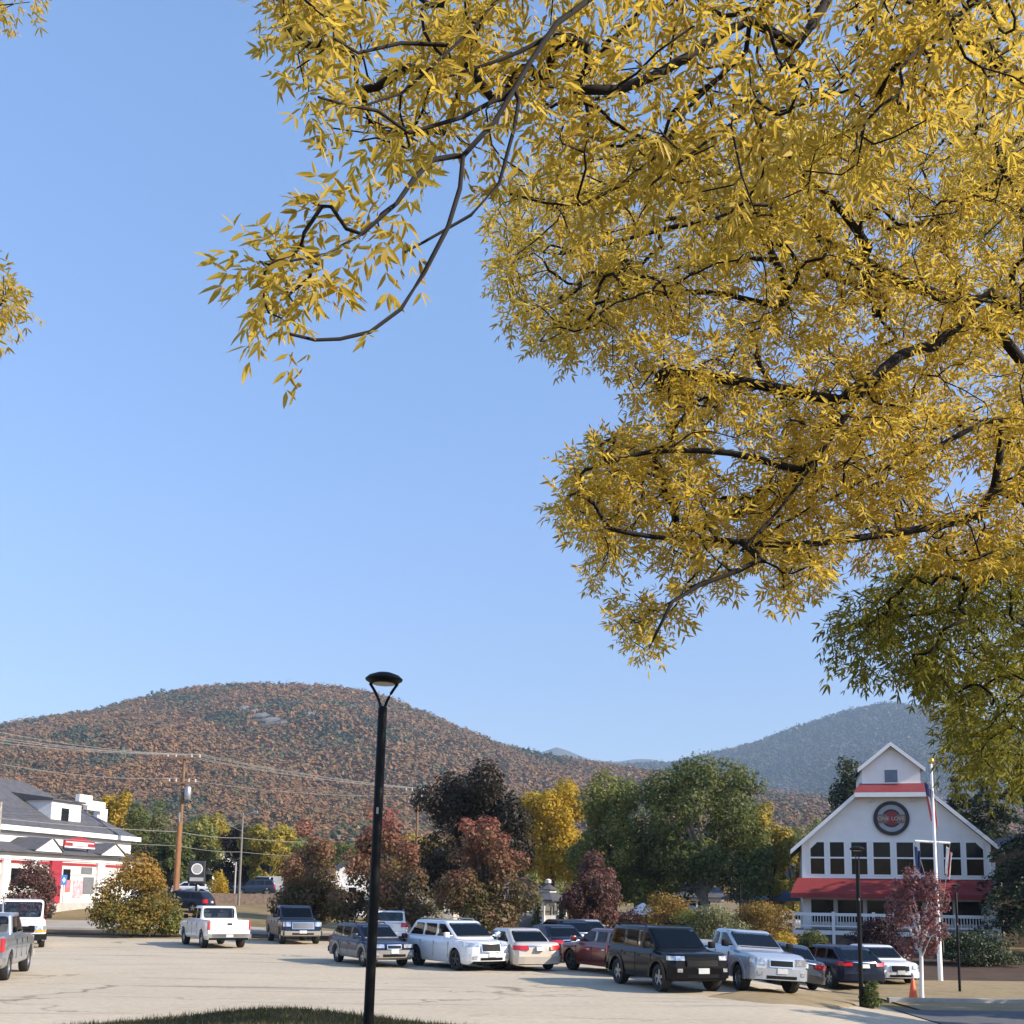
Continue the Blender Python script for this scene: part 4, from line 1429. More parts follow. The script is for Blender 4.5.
# red band, red columns, doors, posters on the front
fa = sp_(60, 864, PO).z
MB().box(p0x, p1x - .45, PO + .18, PO + .245, fa - .06, fa + .12).build("red_band", M_REDP, store)
MB().box(p0x, p1x - .42, PO + .16, PO + .246, pe - .55, pe - .13).build("frieze", M_TRIM, store)
for (q0, q1) in ((4, 8), (33, 36), (52.5, 60), (99, 103), (128, 131)):
    A, B = sp_(q0, 865, PO), sp_(q1, 903, PO)
    MB().box(A.x, B.x, PO + .02, PO + .24, gy_ - .6, pe - .56).build("porch_column", M_REDP if q0 in (52.5,) else M_TRIM, store)
for (q0, q1, r0, r1, nm, m) in ((64, 70, 869, 880, "window", M_DARKWIN), (82, 92, 867, 874, "window", M_GREYW), (84, 93, 877, 894, "door", M_GREYW), (66, 70, 880, 892, "poster", mat("pink_poster", (0.62, 0.16, 0.18), .6, var=.4, scale=4)),
                             (74, 82, 880, 898, "poster", mat("pale_pink_poster", (0.75, 0.36, 0.38), .6, var=.4, scale=4)), (12, 24, 868, 885, "window", M_DARKWIN)):
    A, B = sp_(q0, r0, PO + .2), sp_(q1, r1, PO + .2)
    MB().box(A.x, B.x, PO + .19, PO + .246, B.z, A.z).build(nm, m, store)
# the plinth step
MB().box(p0x, p1x - .3, PO - .9, PO + .24, gy_ - 1.2, sp_(70, 903, PO).z).build("plinth", M_CONC, store)
# red sign board on the porch roof
A, B = sp_(65, 837, -2.4), sp_(94.5, 849.5, -2.4)
sb = thing("store_sign", "red and cream sign board with an arched top on the store's porch roof", "sign", SM @ Vector(((A.x + B.x) / 2, -2.4, B.z)), ST)
w2, h2_ = (B.x - A.x) / 2, A.z - B.z
MB().prism([(-w2, 0, 0), (w2, 0, 0), (w2, 0, h2_ * .72), (w2 * .5, 0, h2_ * .95), (0, 0, h2_ * 1.12), (-w2 * .5, 0, h2_ * .95), (-w2, 0, h2_ * .72)], None, (0, .12, 0)).build("board", M_REDP, sb)
MB().box(-w2 * .92, w2 * .92, -.03, -.004, h2_ * .22, h2_ * .62).build("cream_panel", mat("sign_ivory", (0.74, 0.62, 0.58), .6), sb)
for s in (-1, 1):
    MB().box(s * w2 * .71 - w2 * .21, s * w2 * .71 + w2 * .21, -.05, -.032, h2_ * .24, h2_ * .5).build("corner_panel", M_REDP, sb)
MB().box(-w2 * 1.0, w2 * 1.0, -.032, -.004, h2_ * .02, h2_ * .16).build("base_strip", M_TRIM, sb)
for s in (-1, 1):
    MB().tube([(s * w2 * .8, .2, .3), (s * w2 * .8, .5, -.6)], .04, 6).build("strut", M_BLACK, sb)

# houses further back
p = at(672, 890, 96)
house("house", "dark grey two storey house hidden behind the big green tree", p.x, p.y, G(p.x, p.y), 6.5, 9, 5.2, 2.6, R(-6), mat("dark_grey_siding", (0.075, 0.08, 0.095), .8), M_SHINGLE, 2, storeys=2, chimney=True)
pr = thing("porch_canopy", "low dark porch with a white fascia in front of the dark grey house", "porch", (p.x + .6, p.y - 3.2, G(p.x, p.y)), R(-6))
MB().box(-3.6, 3.2, 0, 3.0, 2.4, 2.62).build("fascia", M_WHITE, pr)
MB().prism([(-3.7, -.1, 2.63), (3.3, -.1, 2.63), (3.3, 3.0, 3.5), (-3.7, 3.0, 3.5)], None, (0, 0, .1)).build("roof", M_SHINGLE, pr)
for xx in (-3.4, -1.2, 1.0, 3.0):
    MB().box(xx - .08, xx + .08, .1, .26, -.4, 2.4).build("post", M_WHITE, pr)
p = at(500, 900, 112)
house("house", "grey house with a white gable behind the gazebo", p.x, p.y, G(p.x, p.y), 8, 9, 3.4, 2.4, R(10), M_GREYW, M_SHINGLE, 3)
p = at(352, 905, 112)
house("house", "small white house showing under the brown and green maples", p.x, p.y, G(p.x, p.y), 7, 8, 2.8, 2.0, R(15), M_WHITE, M_SHINGLE, 3)
p = at(412, 905, 106)
house("house", "low cream house glimpsed below the dark maple", p.x, p.y, G(p.x, p.y), 8, 7, 2.6, 1.6, R(-5), mat("cream_siding", (0.62, 0.56, 0.46), .7), M_SHINGLE, 3)
p = at(222, 888, 140)
house("house", "small grey roofed house on the rise between the two utility poles", p.x, p.y, G(p.x, p.y), 7, 8, 2.6, 2.6, R(35), M_WHITE, M_SHINGLE, 2)
p = at(790, 880, 105)
house("house", "grey roofed house behind the brewery's left eave", p.x, p.y, G(p.x, p.y), 9, 8, 3.2, 2.6, R(-20), M_GREYW, M_SHINGLE, 3)
p = at(1012, 900, 70)
house("house", "brown house in deep shade right of the brewery", p.x + 1.2, p.y, G(p.x, p.y), 6.5, 9, 4.8, 2.2, R(-9), mat("brown_siding", (0.12, 0.085, 0.06), .8), M_SHINGLE, 3, storeys=2)
p = at(125, 850, 150)

# gazebo
p = at(548, 920, 92)
gzb = thing("gazebo", "white gazebo with arched openings and a grey tiered roof on the lawn", "gazebo", (p.x, p.y, G(p.x, p.y)), R(8))
gzb.scale = (.86, .86, .86)
NS = 8
gr = 1.75
gpts = [(gr * math.cos(2 * PI * (k + .5) / NS), gr * math.sin(2 * PI * (k + .5) / NS)) for k in range(NS)]
MB().lathe([(gr + .25, -.5), (gr + .25, .35), (gr + .1, .35)], NS).build("floor", M_WHITE, gzb)
for k in range(NS):
    a_, b_ = Vector((*gpts[k], 0)), Vector((*gpts[(k + 1) % NS], 0))
    MB().tube([a_ + Vector((0, 0, .35)), a_ + Vector((0, 0, 2.5))], .09, 8).build("post", M_WHITE, gzb)
    d = (b_ - a_)
    if k != 1:
        MB().prism([a_ + d * .06 + Vector((0, 0, .36)), b_ - d * .06 + Vector((0, 0, .36)), b_ - d * .06 + Vector((0, 0, 1.15)), a_ + d * .06 + Vector((0, 0, 1.15))], None, Vector((-d.y, d.x, 0)).normalized() * .05).build("railing", M_WHITE, gzb)
    arch = [a_ + Vector((0, 0, 2.5)), b_ + Vector((0, 0, 2.5))]
    for i in range(11):
        t = i / 10
        arch.append(b_ + (a_ - b_) * (.06 + .88 * t) + Vector((0, 0, 1.85 + .5 * math.sin(PI * t) ** .6)))
    MB().prism(arch, None, Vector((-d.y, d.x, 0)).normalized() * .06).build("arch", M_WHITE, gzb)
MB().lathe([(gr + .35, 2.48), (gr + .35, 2.62), (.9, 3.25), (.9, 3.3)], NS).build("roof", M_SHINGLE, gzb)
MB().lathe([(.8, 3.25), (.8, 3.55)], NS).build("lantern_wall", M_WHITE, gzb)
MB().lathe([(1.0, 3.54), (1.0, 3.6), (.08, 4.1), (.05, 4.15)], NS).build("upper_roof", M_SHINGLE, gzb)
MB().lathe([(.06, 4.1), (.28, 4.2), (.28, 4.5), (.06, 4.6)], 12).build("finial", M_WHITE, gzb, smooth=40)


# white post and rail fences, low walls
def run_fence(name, label, pts, hgt, m, cat="fence", gap=2.4):
    o = thing(name, label, cat, (pts[0][0], pts[0][1], 0))
    base = Vector((pts[0][0], pts[0][1], 0))
    for i in range(len(pts) - 1):
        a_, b_ = Vector((*pts[i], 0)), Vector((*pts[i + 1], 0))
        n = max(1, int((b_ - a_).length / gap))
        for k in range(n):
            q0, q1 = a_ + (b_ - a_) * (k / n), a_ + (b_ - a_) * ((k + 1) / n)
            g0, g1 = G(q0.x, q0.y), G(q1.x, q1.y)
            l0, l1 = q0 - base, q1 - base
            MB().box(l0.x - .06, l0.x + .06, l0.y - .06, l0.y + .06, g0 - .2, g0 + hgt + .08).build("post", m, o)
            rl = MB()
            for zz in (hgt * .45, hgt * .9):
                rl.tube([l0 + Vector((0, 0, g0 + zz)), l1 + Vector((0, 0, g1 + zz))], .045, 4)
            rl.build("rail", m, o)
    return o


pa, pb = at(600, 905, 70), at(650, 905, 72)
run_fence("rail_fence", "low pale rail fence behind the maroon suv", [(pa.x, pa.y), (pb.x, pb.y)], .9, M_CONC)
pa, pb = at(485, 905, 88), at(528, 905, 90)
lw = MB()
lw.box(0, (pb - pa).length, 0, .2, -.6, 1.0)
tag(lw.build("low_wall", M_GREYW, None, (pa.x, pa.y, G(pa.x, pa.y))), "low grey wall left of the gazebo", "wall")
pa = at(205, 900, 100)
lw = MB()
lw.box(0, 11, 0, .4, -.6, .9)
tag(lw.build("low_wall", mat("tan_stone", (0.30, 0.22, 0.16), .9, var=.3), None, (pa.x, pa.y, G(pa.x, pa.y))), "tan stone retaining wall beyond the white pickup truck", "wall")


# ------------------------------------------------------------------ lamps, poles, wires, flags, cone
def saucer_lamp(label, px, base_row, top_row, Y, r, group=None, head=1.0, lean=0.0):
    top = at(px, top_row, Y)
    p0 = Vector((top.x, Y, G(top.x, Y)))
    h = top.z - p0.z
    o = thing("street_lamp", label, "street lamp", p0, 0, group)
    o.rotation_euler = (0, R(lean), 0)
    k = head
    ph = h - .55 * k
    MB().lathe([(r * 1.9, -.1), (r * 1.9, .04), (r * 1.08, .06), (r * 1.05, ph * .5), (r, ph - .02), (r * .7, ph)], 20).build("pole", M_BLACKM, o, smooth=40)
    for s in (-1, 1):
        pts = []
        for i in range(9):
            t = i / 8
            pts.append((s * (.02 + (.19 * k) * (t ** 1.6)), 0, ph - .04 + (.42 * k) * t))
        MB().tube(pts, .016 * max(1, k), 8).build("arm", M_BLACKM, o, smooth=40)
    hd = MB().lathe([(.10 * k, ph + .365 * k), (.22 * k, ph + .37 * k), (.29 * k, ph + .415 * k), (.295 * k, ph + .44 * k), (.24 * k, ph + .49 * k), (.12 * k, ph + .535 * k), (.02 * k, ph + .55 * k)], 28).build("lamp_head", M_BLACKM, o, smooth=40)
    MB().lathe([(.08 * k, ph + .355 * k), (.17 * k, ph + .352 * k), (.17 * k, ph + .366 * k)], 24).build("lens", mat("frosted_lens", (0.55, 0.53, 0.48), .4), hd, smooth=40)
    MB().box(-.012, .012, -r * 1.06, -r * .98, ph - 1.2, ph - 1.13).build("inspection_plate", M_STEELG, o)
    return o


saucer_lamp("tall black lamp post with a saucer head standing in front of the cars at left", 379.5, 1030, 672, 12.1, .051, "black saucer lamp posts", .71, .8)
saucer_lamp("slim black lamp post in front of the brewery with the navy crossover behind it", 857, 994, 846, 33.0, .06, "black saucer lamp posts", .75, 0)
saucer_lamp("short black lamp post standing right of the white flagpole", 955.5, 981, 884, 41.0, .045, "black saucer lamp posts", .55, 0)


def utility_pole(name, label, px, top_row, Y, r, arms, m, cat="utility pole", sub=None, steel=False):
    top = at(px, top_row, Y)
    p0 = Vector((top.x, Y, G(top.x, Y)))
    h = top.z - p0.z
    o = thing(name, label, cat, p0)
    MB().tube([(0, 0, -.5), (0, 0, h * .5), (0, 0, h)], [r * 1.15, r, r * .75], 10).build("pole", m, o, smooth=40)
    for (dz, half, rz) in arms:
        c, s = math.cos(rz), math.sin(rz)
        ar = MB()
        q = [(-half, -.06), (half, -.06), (half, .06), (-half, .06)]
        ar.prism([(a_ * c - b_ * s, a_ * s + b_ * c - .2, h - dz) for a_, b_ in q], None, (0, 0, .12))
        arm = ar.build("crossarm", M_POLE if not steel else m, o)
        for k in (-.92, -.45, .45, .92):
            MB().lathe([(.05, 0), (.09, .06), (.06, .14), (.09, .2), (.03, .28)], 8, (half * k * c, half * k * s - .2, h - dz + .12)).build("insulator", mat("pale_insulator", (0.55, 0.53, 0.5), .3), arm)
    return o, p0, h


UP, UP0, UPH = utility_pole("utility_pole", "brown wooden utility pole with two crossarms and a transformer", 184.5, 756, 88, .16, [(.25, 1.35, .15), (2.25, 1.1, .15)], M_POLE)
MB().lathe([(.22, -3.55), (.26, -3.5), (.26, -2.6), (.2, -2.5), (.05, -2.45)], 14, (.5, -.2, UPH)).build("transformer", M_STEELG, UP, smooth=40)
MB().tube([(.0, -.2, UPH - 2.9), (.5, -.2, UPH - 2.7)], .04, 6).build("bracket", M_STEELG, UP)
MB().tube([(-.02, -.21, UPH * .15), (-.05, -.21, UPH * .62)], .05, 8).build("conduit", M_STEELG, UP)
stub = at(179, 822, 87.4)
tag(MB().tube([(0, 0, -.4), (.05, 0, stub.z - G(stub.x, stub.y))], .17, 10).build("pole_stub", mat("orange_brown_wood", (0.26, 0.12, 0.05), .85), None, (stub.x, stub.y, G(stub.x, stub.y)), smooth=40), "short orange brown pole bolted beside the tall wooden utility pole", "pole")
LP_, LP0, LPH = utility_pole("light_pole", "thin grey pole with a street light arm right of the wooden utility pole", 243, 813, 97, .10, [], mat("grey_weathered_pole", (0.20, 0.18, 0.16), .8))
MB().tube([(0, 0, LPH - .25), (.5, -.1, LPH - .05), (1.0, -.2, LPH + .05)], .045, 6).build("light_arm", M_STEELG, LP_)
MB().tube([(.75, -.15, LPH + .0), (1.35, -.27, LPH + .1)], [.07, .12], 8).build("lamp_head", M_STEELG, LP_)
MB().tube([(0, 0, LPH - .1), (-.9, .1, LPH + .05)], .04, 6).build("bracket", M_STEELG, LP_)
FP, FP0, FPH = utility_pole("utility_pole", "far utility pole crossarm showing left of the dark maple", 418, 789, 112, .15, [(.35, 1.3, .2), (1.1, .9, .2)], M_POLE)
NP, NP0, NPH = utility_pole("utility_pole", "near weathered pole at the left edge before the store", 1, 802, 70, .12, [], M_BARKP)
p = at(236, 862, 118)
tag(MB().tube([(0, 0, -.4), (0, 0, p.z - G(p.x, p.y))], .09, 8).build("post", M_CONC, None, (p.x, p.y, G(p.x, p.y))), "pale short post beside the small grey roofed house", "post")


def wire(label, pts, sag, r=.018, group="overhead wires"):
    q = []
    for i in range(len(pts) - 1):
        a_, b_ = pts[i], pts[i + 1]
        n = 14
        for k in range(n + (1 if i == len(pts) - 2 else 0)):
            t = k / n
            v_ = a_.lerp(b_, t)
            v_.z -= sag * 4 * t * (1 - t)
            q.append(v_)
    base = q[0].copy()
    o = MB().tube([v_ - base for v_ in q], r, 5).build("overhead_wire", M_WIRE, None, base)
    tag(o, label, "wire", group)
    return o


def armpt(p0, h, dz, off, rz):
    return Vector((p0.x + off * math.cos(rz), p0.y + off * math.sin(rz) - .2, p0.z + h - dz + .4))


for (nm, k, row) in (("topmost", -1.24, 723), ("second from the top", -.6, 730), ("third from the top", .6, 734), ("fourth from the top", 1.24, 738)):
    wire("pale overhead wire on the upper crossarm, %s at the left edge" % nm,
         [at(-60, row - 3, 60), armpt(UP0, UPH, .25, k, .15), armpt(FP0, FPH, .35, k, .2)], .35)
wire("lower overhead wire passing the wooden pole's second crossarm", [at(-60, 752, 60), armpt(UP0, UPH, 2.25, -.5, .15), armpt(FP0, FPH, 1.1, -.4, .2)], .5)
c1 = UP0 + Vector((0, -.25, (at(184, 832, 88).z - UP0.z)))
c2 = UP0 + Vector((0, -.25, (at(184, 846, 88).z - UP0.z)))
l1 = LP0 + Vector((0, -.15, at(243, 838, 97).z - LP0.z))
l2 = LP0 + Vector((0, -.15, at(243, 852, 97).z - LP0.z))
wire("thick telephone cable crossing the store's dormer to the wooden pole", [at(-40, 814, 62), c1, l1, at(330, 842, 112)], .15, .026)
wire("telephone cable crossing just above the store's eave", [at(-40, 829, 62), c2, l2, at(330, 856, 112)], .15, .02)
wire("service cable running down from the transformer to the thin grey pole", [UP0 + Vector((.4, -.2, UPH - 3.3)), l1 + Vector((0, 0, .6))], .2, .016)

# pole sign behind the wooden pole
p = at(197, 872, 92)
ps = thing("pole_sign", "dark pole sign with a round white disc behind the wooden utility pole", "sign", (p.x, p.y, G(p.x, p.y)), R(12))
hz0 = p.z - G(p.x, p.y)
MB().tube([(0, .1, -.4), (0, .1, hz0 + .6)], .09, 8).build("post", M_BLACKM, ps)
MB().box(-.7, .7, -.1, .05, hz0 - .95, hz0 + .95).build("board", mat("dark_sign_board", (0.03, 0.035, 0.045), .5), ps, bevel=.12)
ring_part("disc", .001, .38, -.14, -.09, M_SGG, ps, (0, 0, hz0 + .25))
ring_part("disc_rim", .38, .46, -.14, -.09, M_TRIM, ps, (0, 0, hz0 + .25))
MB().box(-.55, .55, -.13, -.104, hz0 - .75, hz0 - .45).build("lower_panel", M_SGG, ps)
# blue sign at the store, warning sign
p = at(64, 880, 78)
bs = thing("parking_sign", "small blue sign on a thin post in front of the store's door", "sign", (p.x, p.y, G(p.x, p.y)), R(25))
hz0 = p.z - G(p.x, p.y)
MB().tube([(0, .05, -.3), (0, .05, hz0 + .3)], .04, 6).build("post", M_STEELG, bs)
MB().box(-.2, .2, 0, .02, hz0 - .36, hz0 + .36).build("plate", mat("blue_sign", (0.06, 0.2, 0.55), .5), bs)
MB().prism([(.0, -.012, hz0 - .2), (.12, -.012, hz0), (0, -.012, hz0 + .2), (-.12, -.012, hz0)], None, (0, .008, 0)).build("emblem", M_TRIM, bs)
# flagpole with a yardarm and three hanging flags
pt_ = at(931, 764, 47)
pb_ = at(940, 963, 46.2)
fz = G(pb_.x, pb_.y)
flag_p = thing("flagpole", "tall white flagpole with a yardarm in front of the brewery", "flagpole", (pb_.x, pb_.y, fz))
tp = Vector((pt_.x - pb_.x, pt_.y - pb_.y, pt_.z - fz))
MB().tube([(0, 0, -.3), tp * .35, tp * .36, tp], [.10, .09, .075, .05], 14).build("pole", M_TRIM, flag_p, smooth=40)
MB().lathe([(.02, 0), (.12, .06), (.14, .14), (.1, .24), (.02, .28)], 12, tuple(tp)).build("finial", mat("gold_finial", (0.6, 0.4, 0.1), .3, .9), flag_p, smooth=40)
ya, yb_ = at(915, 841, 46.7), at(950, 843, 46.7)
off = Vector((pb_.x, pb_.y, fz))
MB().tube([ya - off, yb_ - off], .05, 8).build("yardarm", M_TRIM, flag_p)
for pp in (ya, yb_):
    MB().tube([pp - off, Vector((0, -.16, 2.2))], .012, 4).build("halyard", M_WIRE, flag_p)
MB().tube([tp * .98 + Vector((.1, -.1, 0)), Vector((.12, -.14, 1.2))], .012, 4).build("halyard", M_WIRE, flag_p)


def hung_flag(label, top, w, h, mats, stripes, slant=0.0, canton=None):
    """limp cloth hanging in folds from its hoist corner"""
    nx, nz = 18, 20
    V, F, mi = [], [], []
    for j in range(nz + 1):
        tz = j / nz
        for i in range(nx + 1):
            tx = i / nx
            amp = .10 * (1 - .3 * tz)
            V.append(((tx * w * (1 - .35 * tz)) + slant * tz, math.sin(tx * 14 + tz * 2.2) * amp, -tz * h - tx * (.35 * h) * (1 - tz * .4)))
    for j in range(nz):
        for i in range(nx):
            a_ = j * (nx + 1) + i
            F.append((a_, a_ + 1, a_ + nx + 2, a_ + nx + 1))
            t = (j / nz) if stripes[0] == 'h' else (i / nx)
            m_ = int(t * stripes[1]) % 2 if stripes[0] != 'n' else 0
            if canton and i / nx < canton[0] and j / nz < canton[1]:
                m_ = 2
            mi.append(m_)
    me = np_mesh("flag", V, F, mi)
    me.shade_smooth()
    o = link("flag", me, mats, None, top)
    tag(o, label, "flag", "flags hanging from the white flagpole")
    return o


M_FR = mat("flag_red", (0.50, 0.05, 0.06), .8)
M_FW = mat("flag_white", (0.75, 0.74, 0.72), .8)
M_FB = mat("flag_blue", (0.05, 0.07, 0.17), .8)
hung_flag("striped red and white flag with a blue corner drooping at the flagpole's top", at(924, 780, 46.9), .42, 1.75, [M_FR, M_FW, M_FB], ('v', 7), .25, (.5, .35))
hung_flag("dark blue flag hanging limp from the yardarm's left end", at(914.5, 845, 46.6), .26, 1.0, [M_FB, M_FB], ('n', 1), .05)
hung_flag("red and white flag hanging limp from the yardarm's right end", at(946.5, 845, 46.6), .24, 1.2, [M_FW, M_FR], ('v', 3), -.08)

# traffic cone with a delineator handle
p = gpix(913.5, 1003)
tcn = thing("traffic_cone", "orange traffic cone standing on the dark side road", "traffic cone", (p.x, p.y, G(p.x, p.y) + .06))
MB().box(-.2, .2, -.2, .2, 0, .04).build("base", M_BLACK, tcn, bevel=.02)
MB().lathe([(.15, .04), (.145, .06), (.045, .70), (.03, .72)], 20).build("body", mat("orange_cone", (0.80, 0.13, 0.04), .55), tcn, smooth=40)
MB().lathe([(.034, .72), (.034, .80), (.05, .81), (.05, .86), (.02, .92)], 14).build("handle", M_STEELG, tcn, smooth=40)


# patio parasols and tent tops between the trees and the brewery
def parasol(label, px, row, Y, r, m, group):
    p = at(px, row, Y)
    g_ = G(p.x, p.y)
    h = p.z - g_
    o = thing("patio_parasol", label, "parasol", (p.x, p.y, g_), 0, group)
    MB().tube([(0, 0, -.3), (0, 0, h)], .04, 8).build("pole", M_STEELG, o)
    MB().lathe([(r, h - .75), (r * .98, h - .62), (r * .5, h - .28), (.06, h)], 8).build("canopy", m, o)


M_PB = mat("blue_canvas", (0.10, 0.17, 0.33), .8)
GP = "blue parasols beside the brewery"
parasol("blue patio parasol right of the big green tree's trunk", 745, 889, 80, 1.75, mat("faded_blue_canvas", (0.26, 0.34, 0.48), .8), GP)
parasol("dark blue parasol next to the brewery's awning", 786, 891, 84, 1.3, M_PB, GP)
parasol("low blue parasol left of the pale hydrangea", 692, 905, 74, 1.1, M_PB, GP)
parasol("white parasol left of the yellow shrub", 643, 903, 74, 1.1, M_WHITE, "white parasol")
# slim dark post by the parasols
p = at(740, 884, 66)
tag(MB().tube([(0, 0, -.3), (0, 0, p.z - G(p.x, p.y))], .06, 8).build("post", M_BLACKM, None, (p.x, p.y, G(p.x, p.y))), "slim dark post in front of the faded blue parasol", "post")

# ------------------------------------------------------------------ trees and shrubs of the middle distance
def rnd_unit(n, rng):
    v = rng.normal(0, 1, (n, 3))
    return v / np.linalg.norm(v, axis=1, keepdims=True)


def leaf_faces(P, N, size, asp, rng, fold=.25):
    """pointed leaf quads at P, roughly facing N"""
    n = len(P)
    t = rnd_unit(n, rng)
    a = np.cross(N, t)
    a /= np.linalg.norm(a, axis=1, keepdims=True) + 1e-9
    b = np.cross(N, a)
    s = (size * rng.lognormal(0, .3, n))[:, None]
    v0 = P - a * s * .5
    v1 = P + b * s * asp * .5 + N * s * fold * .3
    v2 = P + a * s * .5 - N * s * fold * .2
    v3 = P - b * s * asp * .5 + N * s * fold * .3
    V = np.stack([v0, v1, v2, v3], 1).reshape(-1, 3)
    F = np.arange(4 * n).reshape(-1, 4)
    return V, F


def tree(name, label, cat, px, Y, top_row, wpx, m, n=7000, leaf=.26, trunk=.2, clear=.22, seed=1, group=None, shape='round', bark=None, lobes=26, dark=None, X=None, H=None, Wd=None):
    rng = np.random.default_rng(seed)
    if X is None:
        t = at(px, top_row, Y)
        x, top, W = t.x, t.z, wpx / FPX * Y
    else:
        x, top, W = X, H, Wd
    g = G(x, Y)
    h = top - g
    o = thing(name, label, cat, (x, Y, g), 0, group)
    z0 = h * clear
    rz = (h - z0) / 2
    rx = W / 2 * 1.06
    # lobes of the crown
    L = []
    lobes = int(lobes * 1.6)
    for i in range(lobes):
        for _ in range(80):
            d = rnd_unit(1, rng)[0] * rng.uniform(.05, 1) ** (1 / 3)
            tz = (d[2] + 1) / 2
            rad_ = math.hypot(d[0], d[1])
            if shape == 'oval':
                lim = math.sin(PI * min(1, max(0, tz * .86 + .12))) ** .5
            elif shape == 'egg':
                lim = (1 - tz * .96) ** .62 * min(1, tz / .10 + .45) * 1.12
                d[2] = rng.uniform(-1, 1)
                tz = (d[2] + 1) / 2
                lim = (1 - tz * .86) ** .55 * min(1, tz / .10 + .5) * 1.08
            elif shape == 'dome':
                lim = .9 * math.sqrt(max(0, 1.02 - tz ** 1.8))
            elif shape == 'wide':
                lim = 1.0
            else:
                lim = 1.0
            if rad_ <= lim * .84 and (abs(d[2]) < .9 or shape == 'egg'):
                break
        r = rng.uniform(.19, .31) * (1 if shape != 'egg' else (1.2 - .45 * tz))
        L.append((d[0] * rx, d[1] * rx, z0 + rz + d[2] * rz * .93, r * rx * rng.uniform(.9, 1.25), r * rz * rng.uniform(.75, 1.0)))
    L = np.array(L)
    if shape == 'dome':
        L[:, 3] *= 1.25
        L[:, 4] *= 1.3
    n, leaf = int(n * 2.1), leaf * .74
    k = rng.choice(len(L), n, p=(L[:, 3] ** 2 * L[:, 4]) / (L[:, 3] ** 2 * L[:, 4]).sum())
    d = rnd_unit(n, rng)
    rr = rng.uniform(.35, 1.08, n) ** .6
    P = L[k, :3] + d * np.stack([L[k, 3], L[k, 3], L[k, 4]], 1) * rr[:, None]
    P[:, 2] = np.maximum(P[:, 2], z0 * .75 + rng.uniform(0, .2, n))
    N = d * .9 + rnd_unit(n, rng) * .7 + np.array([0, 0, .35])
    N /= np.linalg.norm(N, axis=1, keepdims=True)
    V, F = leaf_faces(P, N, leaf, .62, rng)
    link("crown", np_mesh("crown", V, F), m, o)
    tr = MB()
    tr.tube([(0, 0, -.3), (0, 0, .2), (.03 * rx, 0, z0), (0, .03 * rx, z0 + rz)], [trunk * 1.35, trunk, trunk * .8, trunk * .45], 10)
    for i in range(min(14, lobes)):
        q = L[i]
        s0 = Vector((.02 * rx, 0, z0 * .8 + (q[2] - z0) * .30))
        e = Vector(q[:3])
        mid = s0.lerp(e, .5) + Vector((0, 0, .06 * h))
        tr.tube([s0, mid, e], [trunk * .42, trunk * .26, trunk * .08], 6)
    tr.build("trunk", bark or M_BARK, o, smooth=50)
    return o


def conifer(name, label, px, Y, top_row, wpx, m, n=6000, seed=1, group=None, X=None, H=None, Wd=None, leaf=.30, clear=.06):
    rng = np.random.default_rng(seed)
    if X is None:
        t = at(px, top_row, Y)
        x, top, W = t.x, t.z, wpx / FPX * Y
    else:
        x, top, W = X, H, Wd
    g = G(x, Y)
    h = top - g
    o = thing(name, label, "tree", (x, Y, g), 0, group)
    nb_ = 90
    zb = rng.uniform(clear, .97, nb_) ** 1.0
    P, N = [], []
    tr = MB().tube([(0, 0, -.3), (0, 0, h * .5), (0, 0, h * .98)], [.26, .17, .03], 8)
    per = n // nb_
    for i in range(nb_):
        z = zb[i] * h
        ln = (W / 2) * (1 - zb[i]) ** .75 * rng.uniform(.65, 1.1) + .2
        a = rng.uniform(0, 2 * PI)
        dr = np.array([math.cos(a), math.sin(a), 0])
        t = rng.uniform(.12, 1, per) ** .8
        c = dr[None] * (t * ln)[:, None]
        c[:, 2] = z + (.12 * ln) - (.30 * ln) * t ** 2 + rng.normal(0, .10 + .03 * ln, per)
        side = np.array([-dr[1], dr[0], 0])
        c += side[None] * (rng.normal(0, .17, per) * ln * (1.15 - t))[:, None]
        P.append(c)
        nn = np.array([0, 0, 1.0]) + rng.normal(0, .55, (per, 3)) + dr * .3
        N.append(nn / np.linalg.norm(nn, axis=1, keepdims=True))
        if i % 2 == 0:
            tr.tube([(0, 0, z), tuple(dr * ln * .8 + np.array([0, 0, z - .08 * ln]))], [.05, .012], 5)
    P, N = np.concatenate(P), np.concatenate(N)
    V, F = leaf_faces(P, N, leaf, .4, rng)
    link("crown", np_mesh("crown", V, F), m, o)
    tr.build("trunk", M_BARK, o, smooth=50)
    return o


L_DARKMAPLE = leafmat("dark_maple_leaf", [(0, .018, .012, .007), (.6, .034, .026, .013), (1, .07, .044, .022)], .5, .25)
L_GREEN = leafmat("green_leaf", [(0, 0.064, 0.093, 0.025), (0.5, 0.12, 0.144, 0.039), (0.85, 0.201, 0.196, 0.053), (1, 0.31, 0.237, 0.071)], .45, .4)
L_GREEN2 = leafmat("olive_leaf", [(0, 0.103, 0.136, 0.037), (0.5, 0.206, 0.228, 0.058), (1, 0.434, 0.352, 0.083)], .4, .4)
L_YEL = leafmat("yellow_leaf", [(0, 0.33, 0.231, 0.028), (0.5, 0.528, 0.363, 0.033), (1, 0.66, 0.473, 0.055)], .4, .45)
L_YELG = leafmat("yellow_green_leaf", [(0, 0.155, 0.171, 0.039), (0.5, 0.373, 0.31, 0.054), (1, 0.652, 0.435, 0.062)], .4, .45)
